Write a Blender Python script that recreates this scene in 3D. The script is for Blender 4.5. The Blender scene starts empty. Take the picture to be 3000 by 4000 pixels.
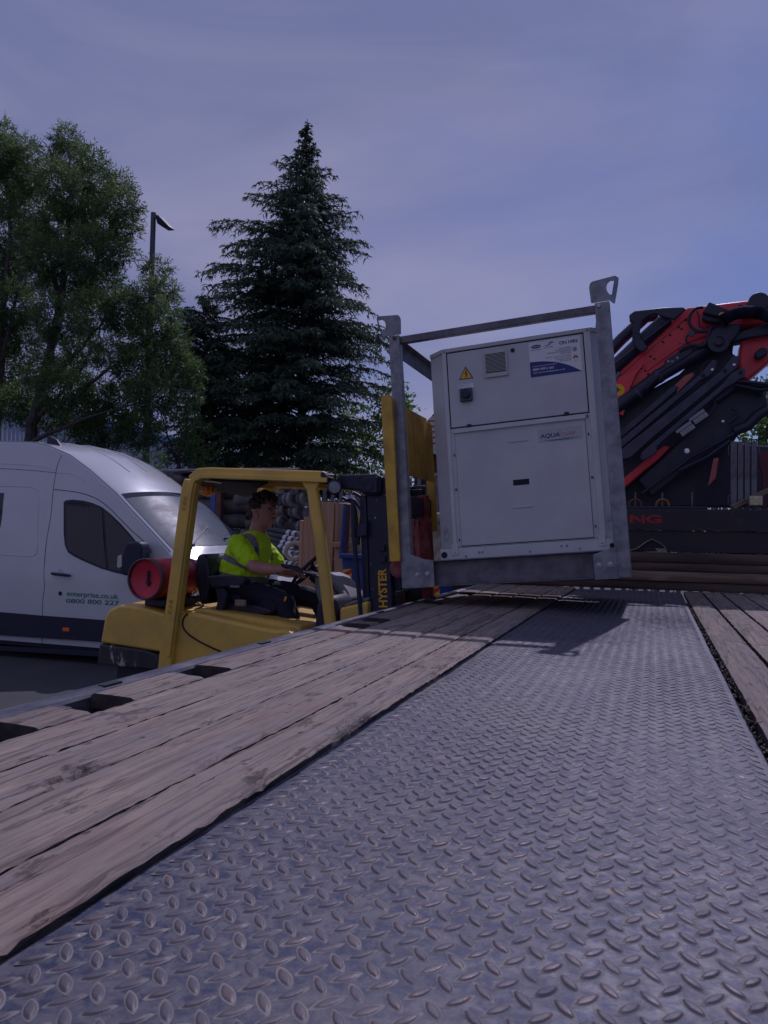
import bpy, math, random
import numpy as np
from mathutils import Vector, Matrix, Euler
random.seed(7); rng = np.random.default_rng(7)
S = bpy.context.scene; COL = S.collection
PI = math.pi
# ------------------------------------------------------------------ camera
F = 3004.0; CX, CY = 1500.0, 2000.0          # focal length and centre of the 3000 x 4000 photograph
PITCH = math.radians(1.6); ROLL = 0.018; YAW = math.radians(19.3); EYE = 1.69; DECK = 1.27
def _rz(v):
    c, s = math.cos(YAW), math.sin(YAW); return Vector((c*v[0]-s*v[1], s*v[0]+c*v[1], v[2]))
FW = _rz((0, math.cos(PITCH), math.sin(PITCH))); UP = _rz((0, -math.sin(PITCH), math.cos(PITCH))); RT = _rz((1, 0, 0))
R2 = RT*math.cos(ROLL)+UP*math.sin(ROLL); U2 = -RT*math.sin(ROLL)+UP*math.cos(ROLL)
CAM = Vector((0, 0, EYE))
cd = bpy.data.cameras.new('camera'); cam = bpy.data.objects.new('camera', cd); COL.objects.link(cam)
m = Matrix((R2, U2, -FW)).transposed().to_4x4(); m.translation = CAM; cam.matrix_world = m
cd.sensor_fit = 'VERTICAL'; cd.sensor_height = 36; cd.lens = 36*F/4000; cd.clip_start = .02; cd.clip_end = 3000
cd.dof.use_dof = True; cd.dof.focus_distance = 4.6; cd.dof.aperture_fstop = 20
S.camera = cam
# ------------------------------------------------------------------ sun, sky, exposure
SUN_EL, SUN_AZ = math.radians(48.5), math.radians(1.6)   # azimuth measured from +Y towards +X
S.view_settings.view_transform = 'Standard'; S.view_settings.look = 'None'
S.view_settings.exposure = -0.15; S.view_settings.gamma = 1
sd = bpy.data.lights.new('sun', 'SUN'); sd.energy = 2.1; sd.angle = math.radians(.6); sd.color = (.85, .79, 1.0)
sun = bpy.data.objects.new('sun', sd); COL.objects.link(sun)
sv = Vector((math.sin(SUN_AZ)*math.cos(SUN_EL), math.cos(SUN_AZ)*math.cos(SUN_EL), math.sin(SUN_EL)))
sun.rotation_euler = sv.to_track_quat('Z', 'Y').to_euler(); sun.location = sv*30
W_ = bpy.data.worlds.new('World'); S.world = W_; W_.use_nodes = True
nt = W_.node_tree; N = nt.nodes; L = nt.links
bg = N['Background']; sky = N.new('ShaderNodeTexSky'); sky.sky_type = 'NISHITA'; sky.sun_disc = False
sky.sun_elevation = SUN_EL; sky.sun_rotation = SUN_AZ; sky.air_density = 1.0; sky.dust_density = .6; sky.ozone_density = 1.5
tint = N.new('ShaderNodeMix'); tint.data_type = 'RGBA'; tint.blend_type = 'MULTIPLY'; tint.inputs[0].default_value = 1
L.new(sky.outputs[0], tint.inputs[6]); tint.inputs[7].default_value = (.33, .36, .60, 1)
tc = N.new('ShaderNodeTexCoord'); mp = N.new('ShaderNodeMapping'); mp.inputs['Scale'].default_value = (1.5, 1.2, 3.2); mp.inputs['Rotation'].default_value = (0, .55, .3)
L.new(tc.outputs['Generated'], mp.inputs[0])
nz = N.new('ShaderNodeTexNoise'); nz.inputs['Scale'].default_value = 1.7; nz.inputs['Detail'].default_value = 7; nz.inputs['Roughness'].default_value = .52; nz.inputs['Distortion'].default_value = .35
L.new(mp.outputs[0], nz.inputs[0])
cr = N.new('ShaderNodeValToRGB'); cr.color_ramp.elements[0].position = .34; cr.color_ramp.elements[1].position = .68
L.new(nz.outputs[0], cr.inputs[0])
# thin cloud lies over the left and the top of the sky, clear blue low on the right
sx = N.new('ShaderNodeSeparateXYZ'); L.new(tc.outputs['Generated'], sx.inputs[0])
mx = N.new('ShaderNodeMath'); mx.operation = 'MULTIPLY_ADD'; L.new(sx.outputs['X'], mx.inputs[0]); mx.inputs[1].default_value = -1.15; mx.inputs[2].default_value = .30
mz = N.new('ShaderNodeMath'); mz.operation = 'MULTIPLY_ADD'; L.new(sx.outputs['Z'], mz.inputs[0]); mz.inputs[1].default_value = .80; my = N.new('ShaderNodeMath'); my.operation = 'MULTIPLY_ADD'; L.new(sx.outputs['Y'], my.inputs[0]); my.inputs[1].default_value = -.45; L.new(mx.outputs[0], my.inputs[2]); L.new(my.outputs[0], mz.inputs[2])  # Y term adds cloud behind the camera to raise the ambient light
ma = N.new('ShaderNodeMath'); ma.operation = 'MULTIPLY_ADD'; L.new(cr.outputs[0], ma.inputs[0]); ma.inputs[1].default_value = .62; L.new(mz.outputs[0], ma.inputs[2]); ma.use_clamp = True
mc = N.new('ShaderNodeMix'); mc.data_type = 'RGBA'; L.new(ma.outputs[0], mc.inputs[0]); L.new(tint.outputs[2], mc.inputs[6])
mp2 = N.new('ShaderNodeMapping'); mp2.inputs['Scale'].default_value = (1.0, .8, 3.4); mp2.inputs['Rotation'].default_value = (.15, .75, .2); L.new(tc.outputs['Generated'], mp2.inputs[0])
nz2 = N.new('ShaderNodeTexNoise'); nz2.inputs['Scale'].default_value = 1.3; nz2.inputs['Detail'].default_value = 8; nz2.inputs['Roughness'].default_value = .55; nz2.inputs['Distortion'].default_value = .5; L.new(mp2.outputs[0], nz2.inputs[0])
mr2 = N.new('ShaderNodeMapRange'); mr2.inputs[1].default_value = .40; mr2.inputs[2].default_value = .62; L.new(nz2.outputs[0], mr2.inputs[0])
cc = N.new('ShaderNodeMix'); cc.data_type = 'RGBA'; L.new(mr2.outputs[0], cc.inputs[0]); cc.inputs[6].default_value = (1.62, 1.84, 3.55, 1); cc.inputs[7].default_value = (2.80, 2.80, 4.50, 1); L.new(cc.outputs[2], mc.inputs[7])
L.new(mc.outputs[2], bg.inputs[0]); bg.inputs[1].default_value = .11
# ------------------------------------------------------------------ reading places off the photograph
def ray(px, py): return FW+R2*((px-CX)/F)-U2*((py-CY)/F)
def W(p, ax, v):
    r = ray(*p); i = 'xyz'.index(ax); return CAM+r*((v-CAM[i])/r[i])
def dp(x, y): return (x*3000/1659, y*3000/1659)
def z1(x, y): return (x/1.659, 1600+y/1.659)
def z2(x, y): return (300+x/1.659, 1750+y/1.659)
def z3(x, y): return (1200+x/2.212, 1500+y/2.212)
def z4(x, y): return (1450+x/1.508, 1050+y/1.508)
def z5(x, y): return (2250+x/1.58, 1050+y/1.58)
def z6(x, y): return (750+x/2.37, 1850+y/2.37)
def z7(x, y): return (1050+x/3.318, 1850+y/3.318)
def z8(x, y): return (2400+x/2.765, 1150+y/2.765)
def XZ(p, y):
    w = W(p, 'y', y); return (w.x, w.z)
# ------------------------------------------------------------------ mesh helpers
MW = {}
class MB:
    def __init__(s): s.v = []; s.f = []; s.mi = []; s.cur = 0
    def add(s, vs, fs):
        o = len(s.v); s.v += [tuple(v) for v in vs]; s.f += [tuple(i+o for i in f) for f in fs]; s.mi += [s.cur]*len(fs); return s
    def box(s, lo, hi, M=None):
        x0, y0, z0 = lo; x1, y1, z1_ = hi
        vs = [(x0, y0, z0), (x1, y0, z0), (x1, y1, z0), (x0, y1, z0), (x0, y0, z1_), (x1, y0, z1_), (x1, y1, z1_), (x0, y1, z1_)]
        if M: vs = [M @ Vector(v) for v in vs]
        return s.add(vs, [(0, 3, 2, 1), (4, 5, 6, 7), (0, 1, 5, 4), (1, 2, 6, 5), (2, 3, 7, 6), (3, 0, 4, 7)])
    def cbox(s, c, d, M=None, rot=None):
        h = Vector(d)/2; T = Matrix.Translation(c)
        if rot: T = T @ Euler(rot).to_matrix().to_4x4()
        if M: T = M @ T
        return s.box(-h, h, T)
    def loft(s, rings, caps=True, closed=True):
        n = len(rings[0]); vs = [p for r in rings for p in r]; fs = []
        for i in range(len(rings)-1):
            for j in range(n if closed else n-1):
                k = (j+1) % n; fs.append((i*n+j, i*n+k, (i+1)*n+k, (i+1)*n+j))
        if caps and closed: fs += [tuple(range(n))[::-1], tuple(range((len(rings)-1)*n, len(rings)*n))]
        return s.add(vs, fs)
    def prism(s, poly, y0, y1, M=None, ax='y'):
        def P(a, b, t): return {'y': (a, t, b), 'x': (t, a, b), 'z': (a, b, t)}[ax]
        r = [[Vector(P(a, b, t)) for a, b in poly] for t in (y0, y1)]
        if M: r = [[M @ p for p in q] for q in r]
        return s.loft(r)
    def tube(s, pts, r, n=10, sq=None, up=(0, 0, 1), caps=True):
        pts = [Vector(p) for p in pts]; rs = r if isinstance(r, (list, tuple)) else [r]*len(pts)
        rings = []; prev = None
        for i, p in enumerate(pts):
            t = (pts[min(i+1, len(pts)-1)]-pts[max(i-1, 0)]).normalized()
            u = prev if prev is not None else Vector(up)
            if abs(u.dot(t)) > .97: u = Vector((0, 1, 0)) if abs(t.y) < .9 else Vector((1, 0, 0))
            u = (u-t*u.dot(t)).normalized(); w = t.cross(u); prev = u
            if sq: rings.append([p+u*a*sq[1]/2+w*b*sq[0]/2 for a, b in ((1, 1), (1, -1), (-1, -1), (-1, 1))])
            else: rings.append([p+(u*math.cos(2*PI*k/n)+w*math.sin(2*PI*k/n))*rs[i] for k in range(n)])
        return s.loft(rings, caps)
    def cyl(s, a, b, r, n=16, r2=None): return s.tube([a, b], [r, r if r2 is None else r2], n)
    def lathe(s, prof, o, axis=(0, 0, 1), n=24, caps=True):
        q = Vector(axis).to_track_quat('Z', 'Y'); o = Vector(o)
        return s.loft([[o+q @ Vector((r*math.cos(2*PI*k/n), r*math.sin(2*PI*k/n), h)) for k in range(n)] for r, h in prof], caps)
    def ell(s, c, r, M=None, n=14, m=9):
        R = []
        for i in range(1, m):
            a = PI*i/m; R.append([Vector((c[0]+r[0]*math.sin(a)*math.cos(2*PI*k/n), c[1]+r[1]*math.sin(a)*math.sin(2*PI*k/n), c[2]-r[2]*math.cos(a))) for k in range(n)])
        if M: R = [[M @ p for p in q] for q in R]
        return s.loft(R)
    def torus(s, c, R, r, axis=(0, 0, 1), n=28, m=8, a0=0, a1=2*PI):
        q = Vector(axis).to_track_quat('Z', 'Y'); c = Vector(c); full = abs(a1-a0-2*PI) < 1e-4; k_ = n if full else n+1; rings = []
        for i in range(k_):
            a = a0+(a1-a0)*i/n; d = Vector((math.cos(a), math.sin(a), 0))
            rings.append([c+q @ (d*(R+r*math.cos(2*PI*j/m))+Vector((0, 0, r*math.sin(2*PI*j/m)))) for j in range(m)])
        if full: rings.append(rings[0])
        return s.loft(rings, not full)
    def build(s, name, mat, parent=None, world=False, smooth=True, bevel=0, ang=35, seg=2, mods=None):
        me = bpy.data.meshes.new(name); vs = s.v
        if world and parent is not None:
            iv = MW[parent.name].inverted(); vs = [tuple(iv @ Vector(v)) for v in vs]
        me.from_pydata(vs, [], s.f)
        mats = mat if isinstance(mat, (list, tuple)) else [mat]
        for q in mats: me.materials.append(q)
        if len(mats) > 1: me.polygons.foreach_set('material_index', s.mi)
        import bmesh
        b = bmesh.new(); b.from_mesh(me); bmesh.ops.recalc_face_normals(b, faces=b.faces); b.to_mesh(me); b.free()
        if smooth:
            me.polygons.foreach_set('use_smooth', [True]*len(me.polygons)); me.set_sharp_from_angle(angle=math.radians(ang))
        return link(name, me, parent, bevel, seg)
def link(name, me, parent=None, bevel=0, seg=2):
    o = bpy.data.objects.new(name, me); COL.objects.link(o)
    if parent is not None: o.parent = parent; MW[o.name] = MW[parent.name].copy()
    else: MW[o.name] = Matrix.Identity(4)
    if bevel:
        bm = o.modifiers.new('bevel', 'BEVEL'); bm.width = bevel; bm.segments = seg; bm.limit_method = 'ANGLE'; bm.angle_limit = math.radians(40)
    return o
def tag(o, label=None, cat=None, group=None, kind=None):
    if label: o['label'] = label
    if cat: o['category'] = cat
    if group: o['group'] = group
    if kind: o['kind'] = kind
    return o
def thing(name, label, cat, loc=(0, 0, 0), group=None, M=None):
    o = bpy.data.objects.new(name, None); COL.objects.link(o); o.empty_display_size = .2
    T = M if M is not None else Matrix.Translation(loc); o.matrix_world = T; MW[o.name] = T.copy()
    return tag(o, label, cat, group)
def copy_thing(o, M, label=None):
    c = o.copy(); COL.objects.link(c); c.matrix_world = M; MW[c.name] = M.copy()
    if label: c['label'] = label
    for ch in [q for q in bpy.data.objects if q.parent == o]:
        d = ch.copy(); COL.objects.link(d); d.parent = c
        for g in [q for q in bpy.data.objects if q.parent == ch]:
            e = g.copy(); COL.objects.link(e); e.parent = d
    return c
def fast_mesh(name, V, Q, mat, parent=None, col=None):
    V = np.asarray(V, np.float32); Q = np.asarray(Q, np.int32); me = bpy.data.meshes.new(name)
    if parent is not None: V = V-np.array(MW[parent.name].translation, np.float32)
    me.vertices.add(len(V)); me.vertices.foreach_set('co', V.ravel())
    k = Q.shape[1]; me.loops.add(Q.size); me.loops.foreach_set('vertex_index', Q.ravel())
    me.polygons.add(len(Q)); me.polygons.foreach_set('loop_start', np.arange(len(Q), dtype=np.int32)*k); me.polygons.foreach_set('loop_total', np.full(len(Q), k, np.int32))
    me.update(calc_edges=True); me.validate()
    if col is not None:
        a = me.attributes.new('tone', 'FLOAT', 'POINT'); a.data.foreach_set('value', np.asarray(col, np.float32))
    me.materials.append(mat); return link(name, me, parent)
_tx = {}
def text_part(name, s, size, mat, parent, M, ext=.0006, align='LEFT', wide=1.0, shear=0, bold=0):
    cu = bpy.data.curves.new('t', 'FONT'); cu.body = s; cu.size = size; cu.extrude = ext; cu.align_x = align; cu.shear = shear; cu.offset = bold; cu.resolution_u = 4
    to = bpy.data.objects.new('t', cu); COL.objects.link(to); bpy.context.view_layer.update()
    dg = bpy.context.evaluated_depsgraph_get(); me = bpy.data.meshes.new_from_object(to.evaluated_get(dg))
    bpy.data.objects.remove(to); me.transform(M @ Matrix.Diagonal((wide, 1, 1, 1))); me.materials.clear(); me.materials.append(mat); me.name = name
    return link(name, me, parent)
# ------------------------------------------------------------------ materials
def mat(name, c, rough=.5, metal=0, c2=None, sc=8, amt=.5, bump=0, bsc=None, spots=None, spot_sc=20, spot_t=.62, spec=.5, coat=0, stretch=None, lo=.4, hi=.62):
    m = bpy.data.materials.new(name); m.use_nodes = True; n = m.node_tree.nodes; l = m.node_tree.links; b = n['Principled BSDF']
    b.inputs['Base Color'].default_value = (*c, 1); b.inputs['Roughness'].default_value = rough; b.inputs['Metallic'].default_value = metal
    b.inputs['Specular IOR Level'].default_value = spec
    if coat: b.inputs['Coat Weight'].default_value = coat; b.inputs['Coat Roughness'].default_value = .08
    t = n.new('ShaderNodeTexCoord'); src = t.outputs['Object']
    if stretch:
        mpn = n.new('ShaderNodeMapping'); mpn.inputs['Scale'].default_value = stretch; l.new(src, mpn.inputs[0]); src = mpn.outputs[0]
    out = None
    def noise(scale, d=6, r=.6):
        q = n.new('ShaderNodeTexNoise'); q.inputs['Scale'].default_value = scale; q.inputs['Detail'].default_value = d; q.inputs['Roughness'].default_value = r; l.new(src, q.inputs[0]); return q
    def ramp(o, a, z):
        q = n.new('ShaderNodeMapRange'); q.inputs[1].default_value = a; q.inputs[2].default_value = z; l.new(o, q.inputs[0]); return q.outputs[0]
    if c2 is not None:
        q = noise(sc); f = ramp(q.outputs[0], lo, hi); mu = n.new('ShaderNodeMath'); mu.operation = 'MULTIPLY'; l.new(f, mu.inputs[0]); mu.inputs[1].default_value = amt
        x = n.new('ShaderNodeMix'); x.data_type = 'RGBA'; l.new(mu.outputs[0], x.inputs[0]); x.inputs[6].default_value = (*c, 1); x.inputs[7].default_value = (*c2, 1); out = x.outputs[2]
        rr = n.new('ShaderNodeMath'); rr.operation = 'MULTIPLY_ADD'; l.new(q.outputs[0], rr.inputs[0]); rr.inputs[1].default_value = .3; rr.inputs[2].default_value = rough-.15; l.new(rr.outputs[0], b.inputs['Roughness'])
    if spots is not None:
        q = noise(spot_sc, 8, .7); f = ramp(q.outputs[0], spot_t, spot_t+.03)
        x = n.new('ShaderNodeMix'); x.data_type = 'RGBA'; l.new(f, x.inputs[0]); x.inputs[7].default_value = (*spots, 1)
        if out: l.new(out, x.inputs[6])
        else: x.inputs[6].default_value = (*c, 1)
        out = x.outputs[2]
    if out: l.new(out, b.inputs['Base Color'])
    if bump:
        q = noise(bsc or sc*4); bn = n.new('ShaderNodeBump'); bn.inputs['Strength'].default_value = bump; bn.inputs['Distance'].default_value = .004; l.new(q.outputs[0], bn.inputs['Height']); l.new(bn.outputs[0], b.inputs['Normal'])
    return m
M = {}
M['yellow'] = mat('yellow_paint', (.80, .50, .085), .42, c2=(.46, .32, .09), sc=5, amt=.45, spots=(.12, .10, .09), spot_sc=9, spot_t=.672, bump=.08, bsc=90)
M['yellow_worn'] = mat('worn_yellow_paint', (.70, .42, .045), .5, c2=(.34, .20, .04), sc=7, amt=.7, spots=(.03, .025, .03), spot_sc=14, spot_t=.655, bump=.2, bsc=60)
M['black'] = mat('black_paint', (.013, .013, .040), .45, c2=(.026, .025, .055), sc=12, amt=.6, bump=.05)
M['plastic'] = mat('black_plastic', (.014, .014, .038), .55, c2=(.024, .023, .050), sc=20, amt=.5, bump=.1, bsc=200)
M['rubber'] = mat('rubber', (.02, .02, .025), .8, c2=(.06, .055, .06), sc=9, amt=.6, bump=.2)
M['vinyl'] = mat('seat_vinyl', (.014, .014, .036), .38, c2=(.03, .03, .04), sc=30, amt=.5, bump=.2, bsc=150)
M['grey_plastic'] = mat('grey_plastic', (.20, .20, .22), .55, c2=(.15, .15, .17), sc=10, amt=.5)
M['galv'] = mat('galvanised_steel', (.27, .27, .29), .42, metal=.55, c2=(.15, .15, .17), sc=13, amt=.85, spots=(.40, .40, .42), spot_sc=38, spot_t=.64, bump=.12, bsc=50)
M['galv_dark'] = mat('dull_galvanised_steel', (.17, .165, .185), .55, metal=.4, c2=(.10, .095, .11), sc=12, amt=.8, spots=(.06, .055, .065), spot_sc=60, spot_t=.7, bump=.15, bsc=60)
M['bolt'] = mat('bright_bolt', (.42, .42, .42), .35, metal=.7)
M['unit'] = mat('light_grey_enamel', (.54, .54, .54), .42, c2=(.47, .46, .47), sc=3.2, amt=.75, spots=(.20, .19, .20), spot_sc=24, spot_t=.755, bump=.03, bsc=120)
M['unit_pale'] = mat('pale_grey_enamel', (.58, .58, .58), .4, c2=(.48, .48, .49), sc=5, amt=.6)
M['dark'] = mat('dark_gap', (.012, .012, .016), .8)
M['vanwhite'] = mat('white_van_paint', (.66, .66, .66), .22, c2=(.60, .60, .62), sc=1.5, amt=.6, coat=.6)
M['glass'] = mat('tinted_glass', (.012, .014, .018), .04, spec=.7)
M['screen'] = mat('windscreen_glass', (.13, .155, .185), .34, c2=(.05, .06, .08), sc=3, amt=.9, spec=.04, lo=.5, hi=.64, stretch=(2.2, .8, 1))  # dark streaks paint tree reflections into the pale glass colour
M['green'] = mat('green_lettering', (.01, .20, .10), .5)
M['orange'] = mat('orange_lens', (.9, .16, .01), .3)
M['red'] = mat('red_cylinder_paint', (.72, .03, .06), .38, c2=(.52, .025, .045), sc=9, amt=.7, spots=(.08, .03, .03), spot_sc=26, spot_t=.70, bump=.08)
M['crane_red'] = mat('crane_red_paint', (.78, .045, .06), .38, c2=(.58, .035, .05), sc=3, amt=.7, spots=(.08, .02, .02), spot_sc=18, spot_t=.74)
M['rust_red'] = mat('dark_red_paint', (.22, .012, .02), .6, c2=(.30, .12, .10), sc=14, amt=.8)
M['pink'] = mat('faded_red_strap', (.48, .12, .10), .7, c2=(.35, .10, .09), sc=20, amt=.7)
M['crane_dark'] = mat('dark_crane_steel', (.020, .020, .045), .45, c2=(.011, .011, .032), sc=6, amt=.7, spots=(.09, .085, .09), spot_sc=40, spot_t=.73)
M['crane_grey'] = mat('grey_crane_steel', (.052, .050, .085), .5, c2=(.028, .028, .055), sc=8, amt=.8)
M['chrome'] = mat('chrome', (.6, .6, .62), .15, metal=1)
M['white'] = mat('white_label', (.72, .72, .72), .5)
M['navy'] = mat('navy_print', (.012, .022, .16), .45)
M['crimson'] = mat('red_print', (.42, .03, .03), .5)
M['grey_print'] = mat('grey_print', (.25, .25, .27), .6)
M['sign_yellow'] = mat('sign_yellow', (.80, .42, .01), .45)
M['deckrail'] = mat('worn_deck_rail', (.07, .075, .11), .5, metal=.3, c2=(.16, .15, .16), sc=16, amt=.9, spots=(.26, .10, .07), spot_sc=7, spot_t=.70, bump=.3, bsc=50, stretch=(1, .35, 1))
M['skin'] = mat('skin', (.52, .27, .20), .5, c2=(.43, .20, .15), sc=18, amt=.6)
M['hair'] = mat('dark_brown_hair', (.022, .014, .012), .6, c2=(.10, .06, .04), sc=60, amt=.8, bump=.6, bsc=110)
M['trousers'] = mat('black_work_trousers', (.010, .010, .028), .8, c2=(.018, .018, .04), sc=20, amt=.6, bump=.3, bsc=40)
M['timber'] = mat('old_timber', (.13, .085, .07), .8, c2=(.06, .04, .035), sc=6, amt=.9, bump=.5, bsc=40, stretch=(.25, 3, 3))
M['timber_pale'] = mat('pale_timber', (.26, .18, .125), .8, c2=(.12, .08, .06), sc=6, amt=.8, bump=.5, bsc=40, stretch=(.25, 3, 3))
M['board'] = mat('new_board', (.46, .27, .16), .7, c2=(.32, .17, .10), sc=7, amt=.7, bump=.2, stretch=(4, 4, .3))
M['hose'] = mat('dark_hose_rubber', (.035, .034, .042), .7, c2=(.09, .085, .09), sc=5, amt=.9, bump=.4, bsc=30)
M['coupling'] = mat('grey_coupling', (.24, .23, .24), .55, metal=.3, c2=(.12, .11, .12), sc=14, amt=.8)
M['hosewhite'] = mat('white_coupling', (.6, .6, .62), .5)
M['blue'] = mat('blue_paint', (.01, .05, .26), .5, c2=(.01, .03, .16), sc=6, amt=.7)
M['brown'] = mat('brown_steel', (.09, .035, .03), .7, c2=(.05, .02, .02), sc=8, amt=.7)
M['canvas'] = mat('beige_lay_flat_hose', (.40, .36, .29), .8, c2=(.24, .21, .18), sc=7, amt=.8, bump=.5, bsc=20)
M['strap'] = mat('pale_strap', (.36, .35, .33), .8)
M['bark'] = mat('bark', (.045, .035, .035), .9, c2=(.09, .075, .07), sc=10, amt=.8, bump=.6)
M['corr'] = mat('pale_cladding', (.42, .44, .52), .5)
M['bluetrim'] = mat('blue_trim', (.03, .16, .40), .5)
M['roofgrey'] = mat('roof_sheet', (.25, .25, .28), .6)
M['tile'] = mat('roof_tile', (.10, .06, .06), .8, c2=(.17, .11, .10), sc=14, amt=.8, bump=.4)
M['brick'] = mat('brick', (.20, .09, .07), .85, c2=(.13, .06, .05), sc=9, amt=.7)
M['steelpole'] = mat('lamp_column', (.13, .13, .16), .5, metal=.3)
M['lens'] = mat('work_lamp_lens', (.62, .60, .42), .25)
M['debris'] = mat('dry_debris', (.14, .10, .08), .9, c2=(.33, .29, .24), sc=60, amt=.9)
M['drum'] = mat('white_drum', (.45, .50, .66), .4)

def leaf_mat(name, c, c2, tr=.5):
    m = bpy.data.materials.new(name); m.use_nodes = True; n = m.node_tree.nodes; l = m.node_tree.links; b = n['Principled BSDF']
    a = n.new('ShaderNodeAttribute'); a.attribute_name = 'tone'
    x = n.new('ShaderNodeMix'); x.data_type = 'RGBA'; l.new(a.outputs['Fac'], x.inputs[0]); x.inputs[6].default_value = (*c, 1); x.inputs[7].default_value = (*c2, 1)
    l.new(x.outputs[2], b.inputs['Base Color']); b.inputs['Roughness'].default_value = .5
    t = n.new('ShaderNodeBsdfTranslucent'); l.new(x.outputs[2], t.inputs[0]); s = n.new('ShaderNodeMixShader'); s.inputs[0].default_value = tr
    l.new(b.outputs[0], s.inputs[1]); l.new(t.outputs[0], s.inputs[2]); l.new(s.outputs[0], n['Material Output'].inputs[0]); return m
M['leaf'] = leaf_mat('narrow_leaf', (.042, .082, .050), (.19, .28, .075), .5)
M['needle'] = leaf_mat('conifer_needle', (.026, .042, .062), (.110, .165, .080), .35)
M['birch'] = leaf_mat('light_leaf', (.06, .12, .03), (.16, .26, .06), .5)

# weathered deck planks: long grain, cracks, nail holes, each plank with its own tone
def wood_mat():
    m = bpy.data.materials.new('weathered_plank'); m.use_nodes = True; n = m.node_tree.nodes; l = m.node_tree.links; b = n['Principled BSDF']
    def N_(t): return n.new('ShaderNode'+t)
    oi = N_('ObjectInfo'); tc = N_('TexCoord'); off = N_('VectorMath'); off.operation = 'ADD'; cmb = N_('CombineXYZ'); mul = N_('Math'); mul.operation = 'MULTIPLY'; mul.inputs[1].default_value = 37
    l.new(oi.outputs['Random'], mul.inputs[0]); l.new(mul.outputs[0], cmb.inputs[1]); l.new(mul.outputs[0], cmb.inputs[0]); l.new(tc.outputs['Object'], off.inputs[0]); l.new(cmb.outputs[0], off.inputs[1])
    def mapn(s): q = N_('Mapping'); q.inputs['Scale'].default_value = s; l.new(off.outputs[0], q.inputs[0]); return q.outputs[0]
    def noise(v, sc, d=8, r=.62, dist=0): q = N_('TexNoise'); q.inputs['Scale'].default_value = sc; q.inputs['Detail'].default_value = d; q.inputs['Roughness'].default_value = r; q.inputs['Distortion'].default_value = dist; l.new(v, q.inputs[0]); return q.outputs[0]
    def rng_(o, a, z, c=0, d=1): q = N_('MapRange'); q.inputs[1].default_value = a; q.inputs[2].default_value = z; q.inputs[3].default_value = c; q.inputs[4].default_value = d; l.new(o, q.inputs[0]); return q.outputs[0]
    def mix(f, A, B):
        q = N_('Mix'); q.data_type = 'RGBA'
        for s, v in ((0, f), (6, A), (7, B)):
            if isinstance(v, tuple): q.inputs[s].default_value = (*v, 1)
            else: l.new(v, q.inputs[s])
        return q.outputs[2]
    g1 = noise(mapn((1, .035, 1)), 95, 5, .7, .2); g2 = noise(mapn((1, .10, 1)), 22, 7, .6); bl = noise(mapn((1, .45, 1)), 6.5, 7, .62); st = noise(mapn((1, .3, 1)), 17, 9, .7)
    c0 = mix(rng_(bl, .36, .64), (.275, .225, .185), (.39, .30, .23))
    c1 = mix(rng_(g2, .35, .65), c0, (.20, .155, .145)); 
    c1b = mix(rng_(g2, .50, .70, 0, .55), c1, (.38, .34, .31))
    c2 = mix(rng_(g1, .49, .60, 0, .48), c1b, (.10, .075, .075))
    c3 = mix(rng_(st, .59, .67, 0, .6), c2, (.08, .06, .06))
    ck = noise(mapn((1, .045, 1)), 13, 4, .55, .25); ab = N_('Math'); ab.operation = 'SUBTRACT'; l.new(ck, ab.inputs[0]); ab.inputs[1].default_value = .5; ab2 = N_('Math'); ab2.operation = 'ABSOLUTE'; l.new(ab.outputs[0], ab2.inputs[0])
    ck2 = noise(mapn((1, .045, 1)), 34, 3, .5, .25); ac = N_('Math'); ac.operation = 'SUBTRACT'; l.new(ck2, ac.inputs[0]); ac.inputs[1].default_value = .5; ac2 = N_('Math'); ac2.operation = 'ABSOLUTE'; l.new(ac.outputs[0], ac2.inputs[0])
    c3 = mix(rng_(ab2.outputs[0], .004, .014, .6, 0), c3, (.055, .042, .045)); c3 = mix(rng_(ac2.outputs[0], .006, .02, .35, 0), c3, (.08, .06, .06))
    vo = N_('TexVoronoi'); vo.inputs['Scale'].default_value = 8.5; l.new(mapn((1, .7, 1)), vo.inputs['Vector']); c3 = mix(rng_(vo.outputs['Distance'], .035, .06, .85, 0), c3, (.035, .028, .032))
    red = noise(mapn((1, .6, 1)), 3.1, 5, .6); c4 = mix(rng_(red, .56, .70, 0, .28), c3, (.27, .12, .09))
    br = N_('HueSaturation'); l.new(c4, br.inputs['Color']); l.new(rng_(oi.outputs['Random'], 0, 1, .76, 1.16), br.inputs['Value']); l.new(br.outputs[0], b.inputs['Base Color'])
    ad = N_('Math'); ad.operation = 'MULTIPLY_ADD'; l.new(g1, ad.inputs[0]); ad.inputs[1].default_value = -.9; l.new(g2, ad.inputs[2])
    ad2 = N_('Math'); ad2.operation = 'MULTIPLY_ADD'; l.new(rng_(st, .6, .7), ad2.inputs[0]); ad2.inputs[1].default_value = -.8; l.new(ad.outputs[0], ad2.inputs[2])
    bu = N_('Bump'); bu.inputs['Strength'].default_value = 1; bu.inputs['Distance'].default_value = .0045; l.new(ad2.outputs[0], bu.inputs['Height']); l.new(bu.outputs[0], b.inputs['Normal'])
    b.inputs['Roughness'].default_value = .78; b.inputs['Specular IOR Level'].default_value = .3
    return m
M['wood'] = wood_mat(); M['wood_side'] = mat('grimy_shaded_plank_side', (.045, .035, .038), .9, c2=(.10, .075, .07), sc=30, amt=.7, bump=.6, bsc=90, stretch=(1, .3, 1))  # side and end faces: grime, with their shade also painted into the dark colour
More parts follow.
